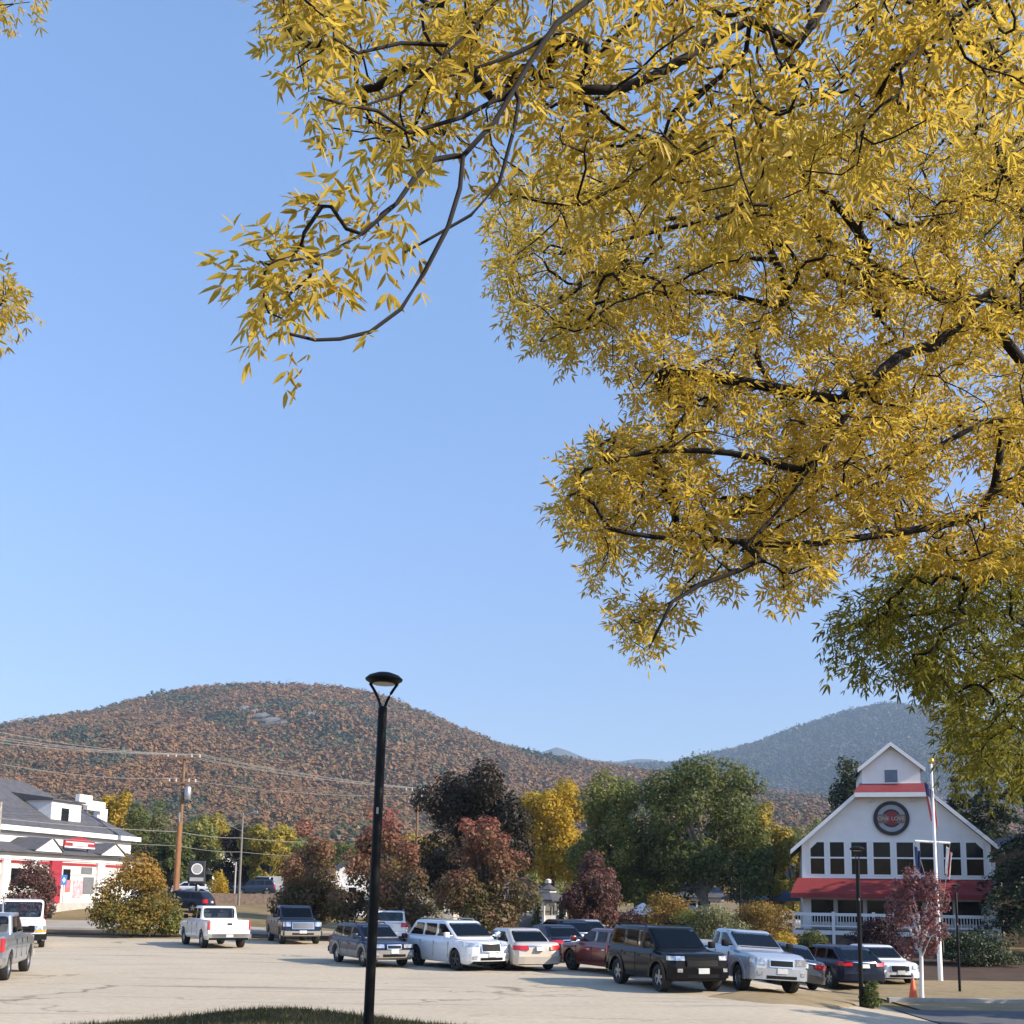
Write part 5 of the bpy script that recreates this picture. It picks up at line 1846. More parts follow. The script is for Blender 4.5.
L_RUST = leafmat("rust_maple_leaf", [(0, 0.08, 0.086, 0.029), (0.3, 0.143, 0.111, 0.043), (0.55, 0.217, 0.116, 0.066), (0.82, 0.274, 0.116, 0.071), (1, 0.377, 0.081, 0.081)], .5, .35, .45, (1.5, 6.5))
L_MAROON = leafmat("maroon_leaf", [(0, 0.049, 0.049, 0.029), (0.45, 0.13, 0.073, 0.057), (0.8, 0.211, 0.081, 0.073), (1, 0.293, 0.073, 0.098)], .6, .35)
L_PINK = leafmat("rose_maple_leaf", [(0, .13, .055, .05), (.5, .235, .10, .095), (1, .36, .19, .17)], .9, .4)
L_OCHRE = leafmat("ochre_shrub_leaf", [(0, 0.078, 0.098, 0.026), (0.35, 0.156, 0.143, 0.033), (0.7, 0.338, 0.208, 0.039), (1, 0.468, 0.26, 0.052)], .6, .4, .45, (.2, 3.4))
L_ORANGE = leafmat("orange_shrub_leaf", [(0, 0.115, 0.103, 0.026), (0.5, 0.28, 0.187, 0.035), (0.85, 0.33, 0.159, 0.044), (1, 0.371, 0.047, 0.07)], 1.1, .4)
L_PALE = leafmat("pale_flower_leaf", [(0, .10, .12, .04), (.5, .20, .20, .08), (1, .50, .46, .30)], 1.3, .35)
L_PINE = leafmat("pine_needle", [(0, 0.023, 0.036, 0.016), (0.6, 0.052, 0.068, 0.026), (1, 0.111, 0.111, 0.039)], .6, .15)

GT = "autumn trees behind the parked vehicles"
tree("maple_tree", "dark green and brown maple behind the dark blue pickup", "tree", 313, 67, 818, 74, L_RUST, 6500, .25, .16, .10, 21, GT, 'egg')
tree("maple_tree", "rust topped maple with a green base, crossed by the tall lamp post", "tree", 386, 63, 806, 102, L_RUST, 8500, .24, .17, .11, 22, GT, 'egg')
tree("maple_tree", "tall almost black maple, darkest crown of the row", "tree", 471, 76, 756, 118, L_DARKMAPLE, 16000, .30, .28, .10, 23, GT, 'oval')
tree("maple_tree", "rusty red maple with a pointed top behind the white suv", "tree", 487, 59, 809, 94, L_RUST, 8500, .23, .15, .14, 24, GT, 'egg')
tree("ash_tree", "bright yellow tree between the dark maple and the green trees", "tree", 553, 97, 776, 80, L_YEL, 8500, .34, .2, .27, 25, GT, 'oval')
tree("broadleaf_tree", "olive green tree right of the bright yellow one", "tree", 614, 82, 775, 84, L_GREEN2, 8500, .30, .22, .14, 26, GT, 'oval')
tree("maple_tree", "small maroon maple behind the maroon suv", "tree", 590, 62, 848, 60, L_MAROON, 5500, .21, .12, .14, 27, GT, 'oval')
tree("broadleaf_tree", "widest green tree with pale trunks, centre of the row", "tree", 702, 80, 760, 134, L_GREEN, 14000, .32, .30, .16, 28, GT, 'wide', M_BARKP, 34)
tree("broadleaf_tree", "yellow green tree left of the brewery", "tree", 766, 84, 802, 56, L_YELG, 5500, .30, .18, .14, 29, GT, 'oval')
tree("broadleaf_tree", "pale olive tree just left of the brewery's eave", "tree", 793, 98, 842, 44, L_YELG, 3500, .32, .15, .1, 30, GT, 'round')
tree("broadleaf_tree", "green tree wedged behind the olive one and the widest green tree", "tree", 652, 92, 792, 60, L_GREEN, 5000, .32, .2, .12, 31, GT, 'round')
GB = "trees on the rise behind the store"
for i, (lb, px, Y, row, w_, mm) in enumerate((
        ("yellow tree rising just right of the store's stepped parapet", 118, 142, 790, 36, L_YEL),
        ("dark green tree directly right of the store's eave", 150, 132, 797, 78, L_GREEN),
        ("olive tree behind the wooden utility pole", 196, 138, 815, 62, L_GREEN2),
        ("yellow topped tree left of the thin grey pole", 219, 150, 808, 50, L_YELG),
        ("dark green tree behind the thin grey pole", 243, 134, 826, 56, L_DARKMAPLE),
        ("yellow green tree right of the thin grey pole", 271, 130, 822, 60, L_YELG),
        ("green tree at the far left peeking over the store's porch", 172, 125, 838, 40, L_GREEN))):
    tree("broadleaf_tree", lb, "tree", px, Y, row, w_, mm, 4200, .45, .2, .06, 50 + i, GB, 'round')
for i, (px, Y, row, w_) in enumerate(((300, 150, 832, 70), (345, 155, 838, 80), (425, 150, 835, 70), (530, 140, 842, 70), (90, 160, 812, 50), (600, 150, 830, 80), (810, 140, 815, 70), (760, 150, 820, 60))):
    tree("broadleaf_tree", ["dull green tree far behind the dark blue pickup", "dull green tree far behind the tall lamp post", "olive tree far behind the almost black maple", "olive tree far behind the gazebo", "green tree far behind the store's roof", "green tree far behind the maroon maple", "brown green tree far behind the brewery's left eave", "brown green tree far behind the yellow green tree"][i],
         "tree", px, Y, row, w_, (L_GREEN2, L_GREEN, L_YELG)[i % 3], 3500, .5, .2, .04, 70 + i, "far trees at the foot of the hill", 'wide')

GP2 = "dark conifers around the brewery"
tree("pine_tree", "dark pine behind the brewery's left roof slope", "tree", 850, 92, 750, 62, L_PINE, 5000, .36, .25, .1, 41, GP2, "oval")
conifer("pine_tree", "dark pine directly behind the brewery's cupola", 955, 90, 770, 60, L_PINE, 5000, 42, GP2)
conifer("pine_tree", "tall dark spruce right of the brewery, left of the brown house", 985, 80, 735, 120, L_PINE, 12000, 43, GP2)
conifer("pine_tree", "tall dark spruce at the right edge in front of the brown house", 1030, 62, 730, 150, L_PINE, 15000, 44, GP2, clear=.12)
tree("maple_tree", "red tinged tree between the brewery's right eave and the spruces", "tree", 988, 84, 835, 46, L_MAROON, 4000, .28, .15, .1, 45, GT, 'round')
tree("maple_tree", "slim rose red young maple with a white wrapped trunk in front of the brewery", "tree", 917, 38, 866, 58, L_PINK, 1700, .15, .075, .30, 46, GT, 'oval', M_TRIM, 22)

GS = "shrubs around the lot"


def shrub(label, px, Y, row, w_, m, n, leaf, seed, clear=.03):
    return tree("shrub", label, "shrub", px, Y, row, w_, m, n, leaf, .05, clear, seed, GS, 'dome', None, 26)


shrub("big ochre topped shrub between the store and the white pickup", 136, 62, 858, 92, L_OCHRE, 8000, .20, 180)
shrub("dark maroon shrub in front of the store's porch", 34, 70, 860, 52, L_MAROON, 4500, .2, 81)
shrub("small yellow shrub beyond the white pickup truck", 219, 110, 868, 22, L_YEL, 1200, .2, 79)
shrub("low green shrub between the ochre shrub and the white pickup", 172, 63, 904, 34, L_GREEN2, 1500, .16, 82)
shrub("golden shrub behind the black suv's roof", 664, 66, 890, 74, L_ORANGE, 4500, .17, 83)
shrub("pale flowered hydrangea behind the silver blue pickup's cab", 718, 62, 902, 62, L_PALE, 3200, .15, 84)
shrub("olive shrub between the golden shrub and the pale hydrangea", 694, 63, 908, 58, L_GREEN2, 2600, .16, 85)
shrub("orange and pink shrub left of the brewery's porch", 764, 63, 898, 78, L_ORANGE, 5200, .16, 86)
shrub("low yellow shrub under the orange and pink one", 785, 56, 931, 32, L_YEL, 1400, .13, 87)
shrub("green shrub at the porch's left corner", 813, 60, 928, 34, L_GREEN, 2000, .14, 88)
shrub("rust red shrub beside the maroon maple", 628, 66, 905, 46, L_MAROON, 2000, .16, 89)
shrub("dark maroon hedge in front of the brewery's porch", 880, 60, 916, 64, leafmat("dark_hedge_leaf", [(0, .02, .012, .012), (1, .07, .02, .025)], .6, .2), 4200, .15, 90)
shrub("low green hedge right of the flagpole", 968, 57, 930, 96, L_PINE, 5200, .15, 91)  # hedge made wider and darker to stand in for the shade here
shrub("scrubby green weed at the foot of the slim lamp post", 871, 33.0, 981, 24, L_GREEN, 1500, .09, 92)
conifer("cypress_shrub", "clipped green cypress left of the gazebo's arch", 537, 86, 900, 9, L_GREEN2, 1600, 93, GS, leaf=.14, clear=.02)
conifer("cypress_shrub", "clipped green cypress right of the gazebo's arch", 561, 86, 902, 9, L_GREEN2, 1600, 94, GS, leaf=.14, clear=.02)
# trees beyond the right edge that shade the road and the lot's right corner
tree("broadleaf_tree", "leafy tree beyond the right edge, shading the side road", "tree", 0, 24.0, 0, 0, L_GREEN, 5000, .4, .25, .28, 95, None, 'wide', X=22.5, H=8.2, Wd=6.5)
tree("broadleaf_tree", "broad tree beyond the right edge, shading the road by the cone", "tree", 0, 31.0, 0, 0, L_GREEN2, 5000, .4, .25, .25, 96, None, 'wide', X=24.5, H=6.6, Wd=6.0)
tree("broadleaf_tree", "tall tree beyond the right edge, shading the brewery's awning", "tree", 0, 62.0, 0, 0, L_GREEN, 7000, .5, .3, .15, 97, None, 'wide', X=37.5, H=12.9, Wd=10.5)


# ------------------------------------------------------------------ the ash trees overhead
class Skeleton:
    def __init__(self, cap=90000):
        self.p = np.zeros((cap, 3))
        self.par = np.full(cap, -1, int)
        self.mr = np.zeros(cap)
        self.n = 0

    def add(self, p, par):
        self.p[self.n] = p
        self.par[self.n] = par
        self.n += 1
        return self.n - 1

    def limb(self, pts, par=None, step=.16, r=(0, 0)):
        """smooth curve through pts; starts at node par or at the nearest existing node"""
        pts = [Vector(q) for q in pts]
        if par is None and self.n:
            d = ((self.p[:self.n] - np.array(pts[0])) ** 2).sum(1)
            par = int(d.argmin())
        if par is not None and self.n:
            pts = [Vector(self.p[par])] + pts
        if par is None:
            par = self.add(pts[0], -1)
        P_ = [pts[0]] + pts + [pts[-1] + (pts[-1] - pts[-2])]
        last = par
        first = self.n
        for i in range(1, len(P_) - 2):
            a, b, c, d = P_[i - 1], P_[i], P_[i + 1], P_[i + 2]
            n = max(1, int((c - b).length / step))
            for k in range(1, n + 1):
                t = k / n
                q = .5 * ((2 * b) + (c - a) * t + (2 * a - 5 * b + 4 * c - d) * t * t + (3 * b - a - 3 * c + d) * t ** 3)
                last = self.add(q, last)
        self.mr[first:self.n] = np.linspace(r[0], r[1], self.n - first)
        return last


def grow(sk, A, rng, step=.13, sag=.10, wob_=.06):
    """joins every attractor to the nearest wood with a curved twig, nearest ones first; returns end nodes"""
    A = np.asarray(A)
    D = np.full(len(A), 1e9)
    NI = np.zeros(len(A), int)
    done = np.zeros(len(A), bool)

    def upd(i0, i1):
        for j in range(i0, i1, 4000):
            q = sk.p[j:min(i1, j + 4000)]
            d = ((A[:, None, :] - q[None]) ** 2).sum(-1)
            k = d.argmin(1)
            dm = d[np.arange(len(A)), k]
            b = dm < D
            D[b] = dm[b]
            NI[b] = k[b] + j
    upd(0, sk.n)
    ends = np.zeros(len(A), int)
    for _ in range(len(A)):
        i = int(np.where(done, 1e12, D).argmin())
        done[i] = True
        nd = NI[i]
        # leave the parent a little before the closest point so twigs fork forward
        for _k in range(int(min(4, math.sqrt(D[i]) / step * .5))):
            if sk.par[nd] >= 0:
                nd = sk.par[nd]
        p0 = sk.p[nd].copy()
        p1 = A[i]
        dist = np.linalg.norm(p1 - p0)
        gd = sk.p[nd] - sk.p[sk.par[nd]] if sk.par[nd] >= 0 else p1 - p0
        gd = gd / (np.linalg.norm(gd) + 1e-9)
        c = p0 + gd * dist * .42 + rng.normal(0, wob_, 3) * dist + np.array([0, 0, sag * dist])
        n = max(2, int(dist / step))
        s0 = sk.n
        last = nd
        for k in range(1, n + 1):
            t = k / n
            last = sk.add((1 - t) ** 2 * p0 + 2 * t * (1 - t) * c + t * t * p1, last)
        ends[i] = last
        upd(s0, sk.n)
    return ends


def wood(sk, ends, r_tip, expo, rmax=.4, sides=6, cap=None):
    n = sk.n
    cnt = np.zeros(n)
    cnt[ends] += 1
    child = np.full(n, -1)
    for i in range(n - 1, 0, -1):
        if sk.par[i] >= 0:
            cnt[sk.par[i]] += cnt[i]
    cnt = np.maximum(cnt, .35)
    best = np.zeros(n)
    for i in range(n):
        q = sk.par[i]
        if q >= 0 and cnt[i] > best[q]:
            best[q] = cnt[i]
            child[q] = i
    rad = np.minimum(r_tip * cnt ** expo, rmax)
    if cap is not None:
        rad = np.minimum(rad, cap(sk.p[:n]))
    rad = np.maximum(rad, sk.mr[:n])
    P = sk.p[:n]
    par = sk.par[:n]
    dirv = np.zeros((n, 3))
    has = par >= 0
    dirv[has] = P[has] - P[par[has]]
    dirv[~has] = (0, 0, 1)
    hc = child >= 0
    d2 = dirv.copy()
    d2[hc] += P[child[hc]] - P[hc]
    d2 /= np.linalg.norm(d2, axis=1, keepdims=True) + 1e-9
    ref = np.where(np.abs(d2[:, 2:3]) < .9, np.array([[0, 0, 1.0]]), np.array([[1.0, 0, 0]]))
    a = np.cross(d2, ref)
    a /= np.linalg.norm(a, axis=1, keepdims=True) + 1e-9
    b = np.cross(d2, a)
    an = np.arange(sides) * 2 * PI / sides
    ca, sa = np.cos(an), np.sin(an)
    ringv = P[:, None] + (a[:, None] * ca[None, :, None] + b[:, None] * sa[None, :, None]) * rad[:, None, None]
    V = [ringv.reshape(-1, 3)]
    idx = np.where(has)[0]
    main = child[par[idx]] == idx
    startring = par[idx] * sides
    side_i = idx[~main]
    # a side shoot starts with a ring of its own inside the parent
    sv = P[par[side_i]][:, None] + (a[side_i][:, None] * ca[None, :, None] + b[side_i][:, None] * sa[None, :, None]) * rad[side_i][:, None, None]
    V.append(sv.reshape(-1, 3))
    startring[~main] = n * sides + np.arange(len(side_i)) * sides
    k = np.arange(sides)
    k2 = (k + 1) % sides
    F = np.stack([startring[:, None] + k, startring[:, None] + k2, (idx * sides)[:, None] + k2, (idx * sides)[:, None] + k], -1).reshape(-1, 4)
    return np.concatenate(V), F, rad


LX = np.array([0, .30, .68, 1.0, .68, .30])
LW_ = np.array([0, 1, .72, 0, -.72, -1.0])


def ash_leaves(base, d, up, rng, leaflet=.088, pairs=3, droop=.55, width=.245):
    """compound leaves: base points, directions, up vectors -> leaflet mesh and stalk mesh"""
    n = len(base)
    d = d / (np.linalg.norm(d, axis=1, keepdims=True) + 1e-9)
    s = np.cross(d, up)
    s /= np.linalg.norm(s, axis=1, keepdims=True) + 1e-9
    u_ = np.cross(s, d)
    sc = rng.uniform(.72, 1.18, n)
    stalk = leaflet * 2.15
    Vs = []
    slots = [(0.38 + .3 * i, sg) for i in range(pairs) for sg in (-1, 1)] + [(1.0, 0)]
    for (t, sg) in slots:
        dd = droop * t * t
        p = base + (d * t + np.array([0, 0, -1.0]) * dd * .5) * (stalk * sc)[:, None]
        ang = rng.normal(.92, .16, n) if sg else rng.normal(0, .18, n)
        ax = d * np.cos(ang)[:, None] + s * (np.sin(ang) * (sg if sg else 1))[:, None]
        ax = ax + np.array([0, 0, -1.0]) * (droop * rng.uniform(.35, 1.2, n))[:, None] + u_ * rng.normal(0, .22, n)[:, None]
        ax /= np.linalg.norm(ax, axis=1, keepdims=True)
        nn = u_ + rng.normal(0, .45, (n, 3))
        wv2 = np.cross(ax, nn)
        wv2 /= np.linalg.norm(wv2, axis=1, keepdims=True) + 1e-9
        nv = np.cross(wv2, ax)
        ln = leaflet * sc * rng.uniform(.8, 1.15, n) * (.82 if sg and t < .4 else 1.0)
        hw = ln * width * .5 * rng.uniform(.8, 1.15, n)
        curl = rng.normal(.10, .10, n)
        pts = []
        for q in range(6):
            w_ = LW_[q]
            pt = p + ax * (LX[q] * ln)[:, None] + wv2 * (w_ * hw)[:, None] + nv * (abs(w_) * hw * .35 - curl * ln * LX[q] ** 2)[:, None]
            pts.append(pt)
        keep = rng.random(n) < .95
        Vs.append(np.stack(pts, 1)[keep])
    V = np.concatenate(Vs)
    m = len(V)
    o = np.arange(m)[:, None] * 6
    F = np.concatenate([o + np.array([0, 3, 2, 1]), o + np.array([0, 5, 4, 3])])
    return V.reshape(-1, 3), F


def foliage(sk, ends, rng, per_end, per_side, leaflet, stepback=5, droop=.55, pairs=3):
    B, D = [], []
    for e in ends:
        path = [e]
        while len(path) < stepback and sk.par[path[-1]] >= 0:
            path.append(sk.par[path[-1]])
        td = sk.p[path[0]] - sk.p[path[min(2, len(path) - 1)]]
        td = td / (np.linalg.norm(td) + 1e-9)
        for _ in range(per_end):
            v = td * .75 + rng.normal(0, .62, 3) + np.array([0, 0, -.12])
            B.append(sk.p[e])
            D.append(v)
        for q in path[1:]:
            for _ in range(per_side):
                if rng.random() < .62:
                    v = rng.normal(0, 1, 3)
                    v -= td * v.dot(td)
                    v = v / (np.linalg.norm(v) + 1e-9) + td * .7 + np.array([0, 0, -.1])
                    B.append(sk.p[q])
                    D.append(v)
    B, D = np.array(B), np.array(D)
    up = np.array([[0, 0, 1.0]]) + rng.normal(0, .45, B.shape)
    return ash_leaves(B, D, up, rng, leaflet, pairs, droop)


def sample_poly(poly, n, Yr, rng, keep=None):
    poly = np.asarray(poly, float)
    lo, hi = poly.min(0), poly.max(0)
    out = []
    while len(out) < n:
        q = rng.uniform(lo, hi, (n * 2, 2))
        q = q[inpoly(q[:, 0], q[:, 1], poly)]
        for a, b in q:
            if keep is not None and keep(a, b) < rng.random():
                continue
            out.append(tuple(at(a, b, rng.uniform(*Yr))))
            if len(out) >= n:
                break
    return out


def px3(pts, y0, y1):
    n = len(pts)
    return [at(a, b, y0 + (y1 - y0) * i / max(1, n - 1)) for i, (a, b) in enumerate(pts)]


# --- the yellow ash: its trunk stands just beyond the right edge, its limbs reach over the picture
rng = np.random.default_rng(5)
TX, TY = 5.9, 9.0
sk = Skeleton()
n0 = sk.limb([(TX, TY, G(TX, TY) - .3), (TX + .05, TY, 1.6), (TX - .1, TY - .05, 3.2), (TX - .25, TY - .1, 4.6)], None, .25, r=(.24, .15))
fork1 = n0
up1 = sk.limb([(5.3, 8.8, 6.0), (5.2, 9.2, 8.0), (5.4, 9.0, 10.5)], fork1)
L1 = sk.limb(px3([(1024, 500), (981, 515), (925, 528), (858, 538), (787, 545), (720, 540), (654, 537), (605, 528)], 8.4, 7.6), fork1 - 3, r=(0.055, 0.016))
L1b = sk.limb(px3([(760, 560), (735, 572), (700, 585), (672, 602), (655, 636)], 7.6, 7.2), r=(0.03, 0.01))
L3 = sk.limb(px3([(1024, 314), (971, 307), (930, 292), (894, 279), (858, 256), (807, 233), (746, 205), (700, 200), (620, 190)], 8.6, 8.8), fork1 + 4, r=(0.06, 0.018))
L4 = sk.limb(px3([(868, 248), (833, 200), (807, 177), (785, 150), (762, 110)], 8.4, 7.6), r=(0.045, 0.014))
L5 = sk.limb(px3([(756, 223), (694, 223), (602, 245), (560, 252)], 8.5, 8.9), r=(0.03, 0.01))
L6 = sk.limb(px3([(787, 302), (705, 292), (602, 302), (545, 330)], 8.5, 9.2), r=(0.03, 0.01))
L7 = sk.limb(px3([(1000, 335), (935, 346), (899, 356), (868, 387), (827, 443), (787, 500), (742, 550)], 8.3, 7.6), fork1 + 5, r=(0.03, 0.01))
L8 = sk.limb(px3([(800, 470), (730, 453), (650, 452), (585, 470)], 7.9, 7.6), r=(0.03, 0.01))
L9 = sk.limb(px3([(840, 400), (760, 385), (690, 375), (640, 372)], 8.2, 8.6), r=(0.03, 0.01))
L10 = sk.limb(px3([(1000, 420), (940, 445), (880, 470), (830, 500)], 8.2, 7.8), r=(0.03, 0.01))
# the long limb that passes over the camera's right shoulder and feeds the near sprays at the top
O1 = sk.limb([(4.9, 7.6, 6.3), (3.6, 6.0, 7.0), (2.3, 5.0, 7.0)] + px3([(760, -150), (660, -60), (600, -8)], 4.7, 4.1), fork1 + 5)
T1 = sk.limb(px3([(557, 23), (530, 62), (514, 90), (495, 121), (463, 156), (460, 188), (448, 227), (424, 273), (401, 309), (370, 332), (340, 339), (315, 340), (290, 334)], 4.0, 3.4), r=(0.0125, 0.005))
T2 = sk.limb(px3([(519, 100), (514, 129), (499, 184), (471, 215), (424, 242), (405, 252)], 3.9, 3.7), r=(0.009, 0.004))
T3 = sk.limb(px3([(455, 156), (432, 160), (413, 180), (397, 203), (362, 234), (327, 254), (290, 261)], 3.8, 3.4), r=(0.01, 0.004))
T4 = sk.limb(px3([(505, 95), (463, 117), (409, 133), (378, 111), (346, 105), (318, 97)], 3.9, 3.5), r=(0.009, 0.004))
T5 = sk.limb(px3([(520, -15), (475, 27), (440, 59), (401, 94), (366, 105)], 4.1, 3.8), O1 - 3, r=(0.009, 0.004))
T6 = sk.limb(px3([(548, 38), (503, 59), (444, 78)], 4.0, 3.9), r=(0.009, 0.004))
T7 = sk.limb(px3([(448, 45), (401, 43), (358, 53), (335, 39)], 4.0, 3.7), r=(0.009, 0.004))
T8 = sk.limb(px3([(827, 0), (797, 46), (750, 107), (705, 143), (648, 187)], 4.7, 4.4), O1 - 14, r=(0.011, 0.005))
T9 = sk.limb(px3([(894, -5), (868, 51), (827, 97), (776, 113)], 4.9, 4.7), O1 - 20, r=(0.011, 0.005))
T10 = sk.limb(px3([(750, 20), (689, 56), (618, 90), (531, 84)], 4.6, 4.2), r=(0.011, 0.005))
T11 = sk.limb(px3([(746, 51), (689, 107), (653, 159), (582, 205), (510, 194)], 4.7, 4.4), r=(0.011, 0.005))
T12 = sk.limb(px3([(918, -10), (917, 51), (909, 113)], 5.0, 4.8), O1 - 22, r=(0.011, 0.005))
limb_ends = [L1, L1b, L3, L4, L5, L6, L8, L9, L10, T1, T2, T3, T4, T5, T6, T7, T8, T9, T10, T11, T12, up1]
near_poly = [(275, -70), (280, 20), (275, 85), (305, 120), (335, 140), (400, 150), (470, 150), (540, 180), (640, 175), (720, 235), (790, 215), (900, 140), (1060, 110), (1060, -70)]
spray = [(250, 232), (262, 212), (310, 200), (372, 200), (400, 215), (385, 240), (335, 255), (312, 285), (315, 318), (285, 325), (262, 305), (255, 265)]
mid_poly = [(480, 185), (482, 225), (495, 255), (500, 305), (525, 330), (540, 365), (585, 352), (610, 395), (652, 430), (568, 448), (556, 515), (595, 540), (592, 590), (640, 648), (652, 652), (688, 600), (740, 575), (790, 595), (835, 572), (900, 552), (1060, 575), (1060, 100), (600, 150)]


def gaps(a, b):
    k = 1.0
    for (gx_, gy_2, gr_) in ((640, 100, 26), (640, 330, 18), (850, 335, 22), (870, 250, 18), (985, 235, 30), (560, 475, 14), (640, 560, 24), (720, 460, 16), (600, 600, 16), (560, 405, 26), (760, 575, 20)):
        if (a - gx_) ** 2 + (b - gy_2) ** 2 < gr_ * gr_:
            k = .1
    w_ = math.sin(a / 31 + 1.3 * math.sin(b / 47)) * math.sin(b / 27 + 1.1 * math.sin(a / 39))
    if w_ > .35:
        k *= .35
    return k


A_near = sample_poly(near_poly, 430, (4.0, 5.6), rng, gaps)
A_spray = sample_poly(spray, 17, (3.5, 3.8), rng)
A_mid = sample_poly(mid_poly, 2300, (7.4, 11.2), rng, gaps)
A_out = [tuple(q) for q in np.stack([rng.uniform(2.5, 9.0, 260), rng.uniform(5.0, 13.0, 260), rng.uniform(8.2, 11.5, 260)], 1)]
A_out += [tuple(q) for q in np.stack([rng.uniform(5.5, 9.5, 160), rng.uniform(6.0, 12.0, 160), rng.uniform(3.6, 8.5, 160)], 1)]
ends = grow(sk, np.array(A_near + A_spray + A_mid + A_out), rng)
all_ends = np.concatenate([ends, np.array(limb_ends)])
V, F, rad = wood(sk, all_ends, .0034, .375, .2, 6, lambda q: np.where(q[:, 1] < 4.1,   .0045 + .0115 * np.clip((q[:, 1] - 3.35) / .75, 0, 1), .016 + .055 * np.maximum(0, q[:, 1] - 4.1)))
ash = thing("yellow_ash_tree", "large yellow ash whose limbs reach in from the right and fill the picture's top", "tree", (TX, TY, G(TX, TY)))
off_ = np.array([TX, TY, G(TX, TY)])
me = np_mesh("trunk", V - off_, F)
me.shade_smooth()
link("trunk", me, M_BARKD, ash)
sp_nodes = np.where((sk.mr[:sk.n] > 0) & (sk.mr[:sk.n] < .0105) & (sk.p[:sk.n, 1] < 5.2))[0]
sp_nodes = sp_nodes[(rng.random(len(sp_nodes)) < .30) & (sk.mr[sp_nodes] < .0085)]
all_ends = np.concatenate([all_ends, sp_nodes])
near = sk.p[all_ends][:, 1] < 6.0
lv, lf = foliage(sk, all_ends[~near], rng, 6, 1, .076, 3, .28)
lv2, lf2 = foliage(sk, all_ends[near], rng, 3, 1, .074, 5, .42)
lf = np.concatenate([lf, lf2 + len(lv)])
lv = np.concatenate([lv, lv2])
L_ASH = leafmat("yellow_ash_leaf", [(0, 0.2, 0.19, 0.025), (0.1, 0.392, 0.269, 0.038), (0.35, 0.543, 0.384, 0.054), (0.7, 0.645, 0.474, 0.07), (1, 0.758, 0.59, 0.139)], .45, .6, .6, None, .45)
link("crown", np_mesh("crown", lv - off_, lf), L_ASH, ash)
print("ash leaflets", len(lf) // 2, "nodes", sk.n)

# --- the green ash lower right
rng = np.random.default_rng(9)
GX, GY = 9.0, 13.5
sk = Skeleton()
n0 = sk.limb([(GX, GY, G(GX, GY) - .3), (GX, GY, 1.5), (GX - .1, GY - .1, 3.0)], None, .25, r=(.2, .13))
g0 = sk.limb([(GX, GY, 5.0), (GX + .2, GY, 7.0), (GX, GY + .3, 9.0)], n0)
g1 = sk.limb(px3([(1040, 640), (990, 615), (930, 612), (880, 625), (845, 642)], 12.2, 11.0), n0)
g2 = sk.limb(px3([(1040, 690), (985, 690), (930, 680), (880, 668)], 12.2, 11.0), n0 - 2)
g3 = sk.limb(px3([(1040, 765), (1000, 750), (960, 745)], 11.8, 11.0), n0 - 4)
g4 = sk.limb(px3([(1040, 560), (990, 560), (940, 575), (900, 590)], 12.2, 11.5), n0 + 1)
pg1 = [(825, 640), (845, 612), (880, 575), (930, 545), (1060, 545), (1060, 790), (1000, 785), (955, 782), (935, 745), (925, 700), (905, 680), (855, 682), (838, 665)]
pg2 = [(945, 150), (1060, 140), (1060, 240), (950, 230)]
A1 = sample_poly(pg1, 520, (9.8, 13.2), rng, lambda a, b: .15 if (a - 905) ** 2 + (b - 655) ** 2 < 150 or (a - 960) ** 2 + (b - 668) ** 2 < 200 or (b > 700 and a < 945) else 1)
A2 = sample_poly(pg2, 70, (11.5, 14), rng)
A3 = [tuple(q) for q in np.stack([rng.uniform(7.2, 11.5, 240), rng.uniform(10.5, 16, 240), rng.uniform(3.2, 9.5, 240)], 1)]
ends = grow(sk, np.array(A1 + A2 + A3), rng)
all_ends = np.concatenate([ends, np.array([g0, g1, g2, g3, g4])])
V, F, rad = wood(sk, all_ends, .0034, .39, .2)
gash = thing("green_ash_tree", "olive green ash hanging into the right side below the yellow ash", "tree", (GX, GY, G(GX, GY)))
off_ = np.array([GX, GY, G(GX, GY)])
me = np_mesh("trunk", V - off_, F)
me.shade_smooth()
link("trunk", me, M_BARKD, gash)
lv, lf = foliage(sk, all_ends, rng, 4, 1, .095)
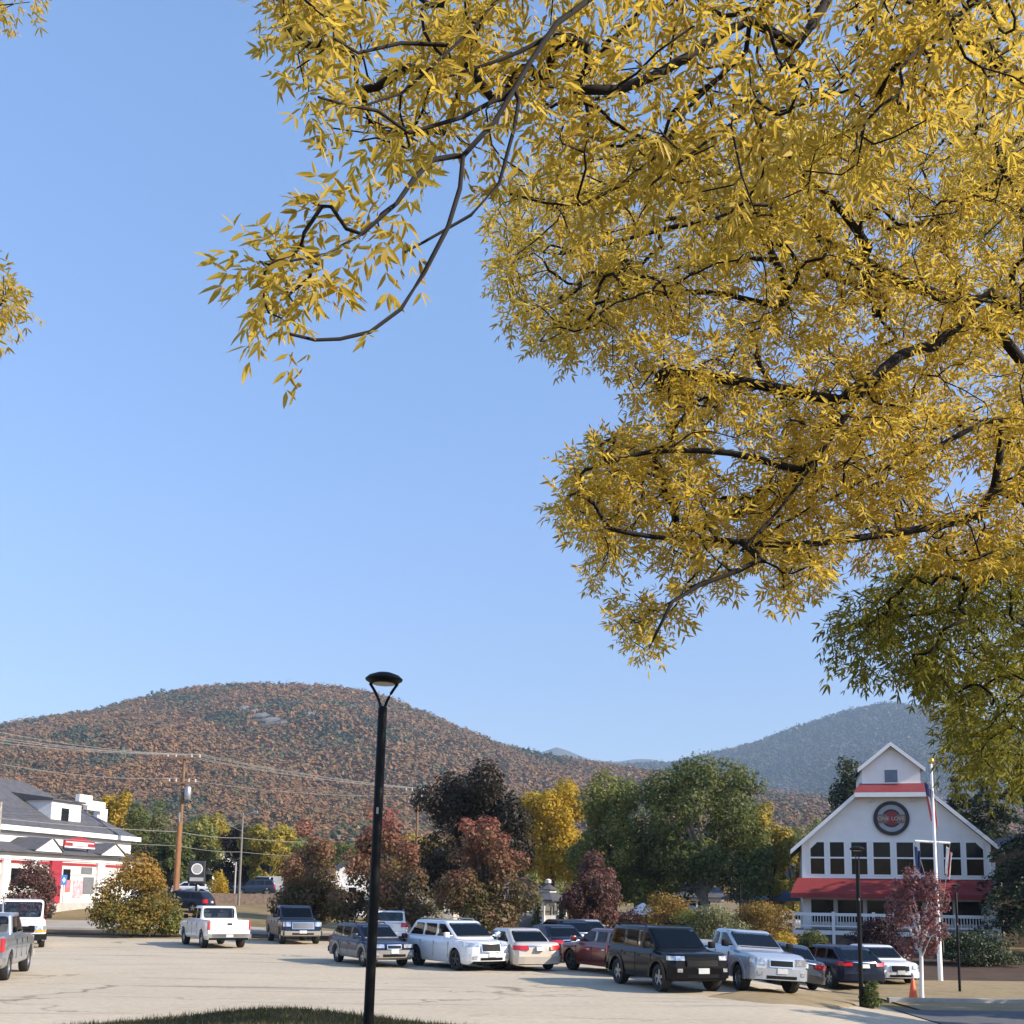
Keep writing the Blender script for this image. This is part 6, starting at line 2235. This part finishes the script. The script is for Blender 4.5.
L_GASH = leafmat("green_ash_leaf", [(0, 0.118, 0.129, 0.018), (0.45, 0.204, 0.198, 0.024), (0.8, 0.328, 0.281, 0.034), (1, 0.564, 0.426, 0.058)], .5, .45, .5, None, .45)
link("crown", np_mesh("crown", lv - off_, lf), L_GASH, gash)
print("green leaflets", len(lf) // 2)

# --- the yellow tree whose tips enter at the left edge
rng = np.random.default_rng(13)
YX, YY = -8.6, 10.5
sk = Skeleton()
n0 = sk.limb([(YX, YY, G(YX, YY) - .3), (YX, YY, 1.5), (YX + .1, YY - .1, 3.6)], None, .25, r=(.2, .13))
y0 = sk.limb([(YX, YY, 6.0), (YX + .2, YY, 9.0), (YX, YY + .3, 11.5)], n0)
y1 = sk.limb(px3([(-120, 330), (-50, 305), (8, 300)], 10, 9.6), n0 + 3)
y2 = sk.limb(px3([(-120, 40), (-40, 12), (30, 2)], 10, 9.8), n0 + 14)
A1 = sample_poly([(-90, 262), (0, 262), (12, 285), (28, 305), (22, 322), (2, 340), (-90, 350)], 46, (9.2, 10.2), rng)
A2 = sample_poly([(-90, -40), (48, -40), (46, 2), (22, 10), (0, 18), (-90, 18)], 46, (9.4, 10.4), rng)
A3 = [tuple(q) for q in np.stack([rng.uniform(-11.2, -6.6, 300), rng.uniform(8.5, 12.5, 300), rng.uniform(3.6, 11.5, 300)], 1)]
ok3 = [q for q in A3 if (q[0] / q[1] * FPX + 512) < -30]
ends = grow(sk, np.array(A1 + A2 + ok3), rng)
all_ends = np.concatenate([ends, np.array([y0, y1, y2])])
V, F, rad = wood(sk, all_ends, .0034, .39, .2)
yash = thing("yellow_ash_tree", "pale yellow ash whose leaf tips show at the left edge of the picture", "tree", (YX, YY, G(YX, YY)))
off_ = np.array([YX, YY, G(YX, YY)])
me = np_mesh("trunk", V - off_, F)
me.shade_smooth()
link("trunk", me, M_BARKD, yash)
lv, lf = foliage(sk, all_ends, rng, 4, 1, .088)
link("crown", np_mesh("crown", lv - off_, lf), L_ASH, yash)
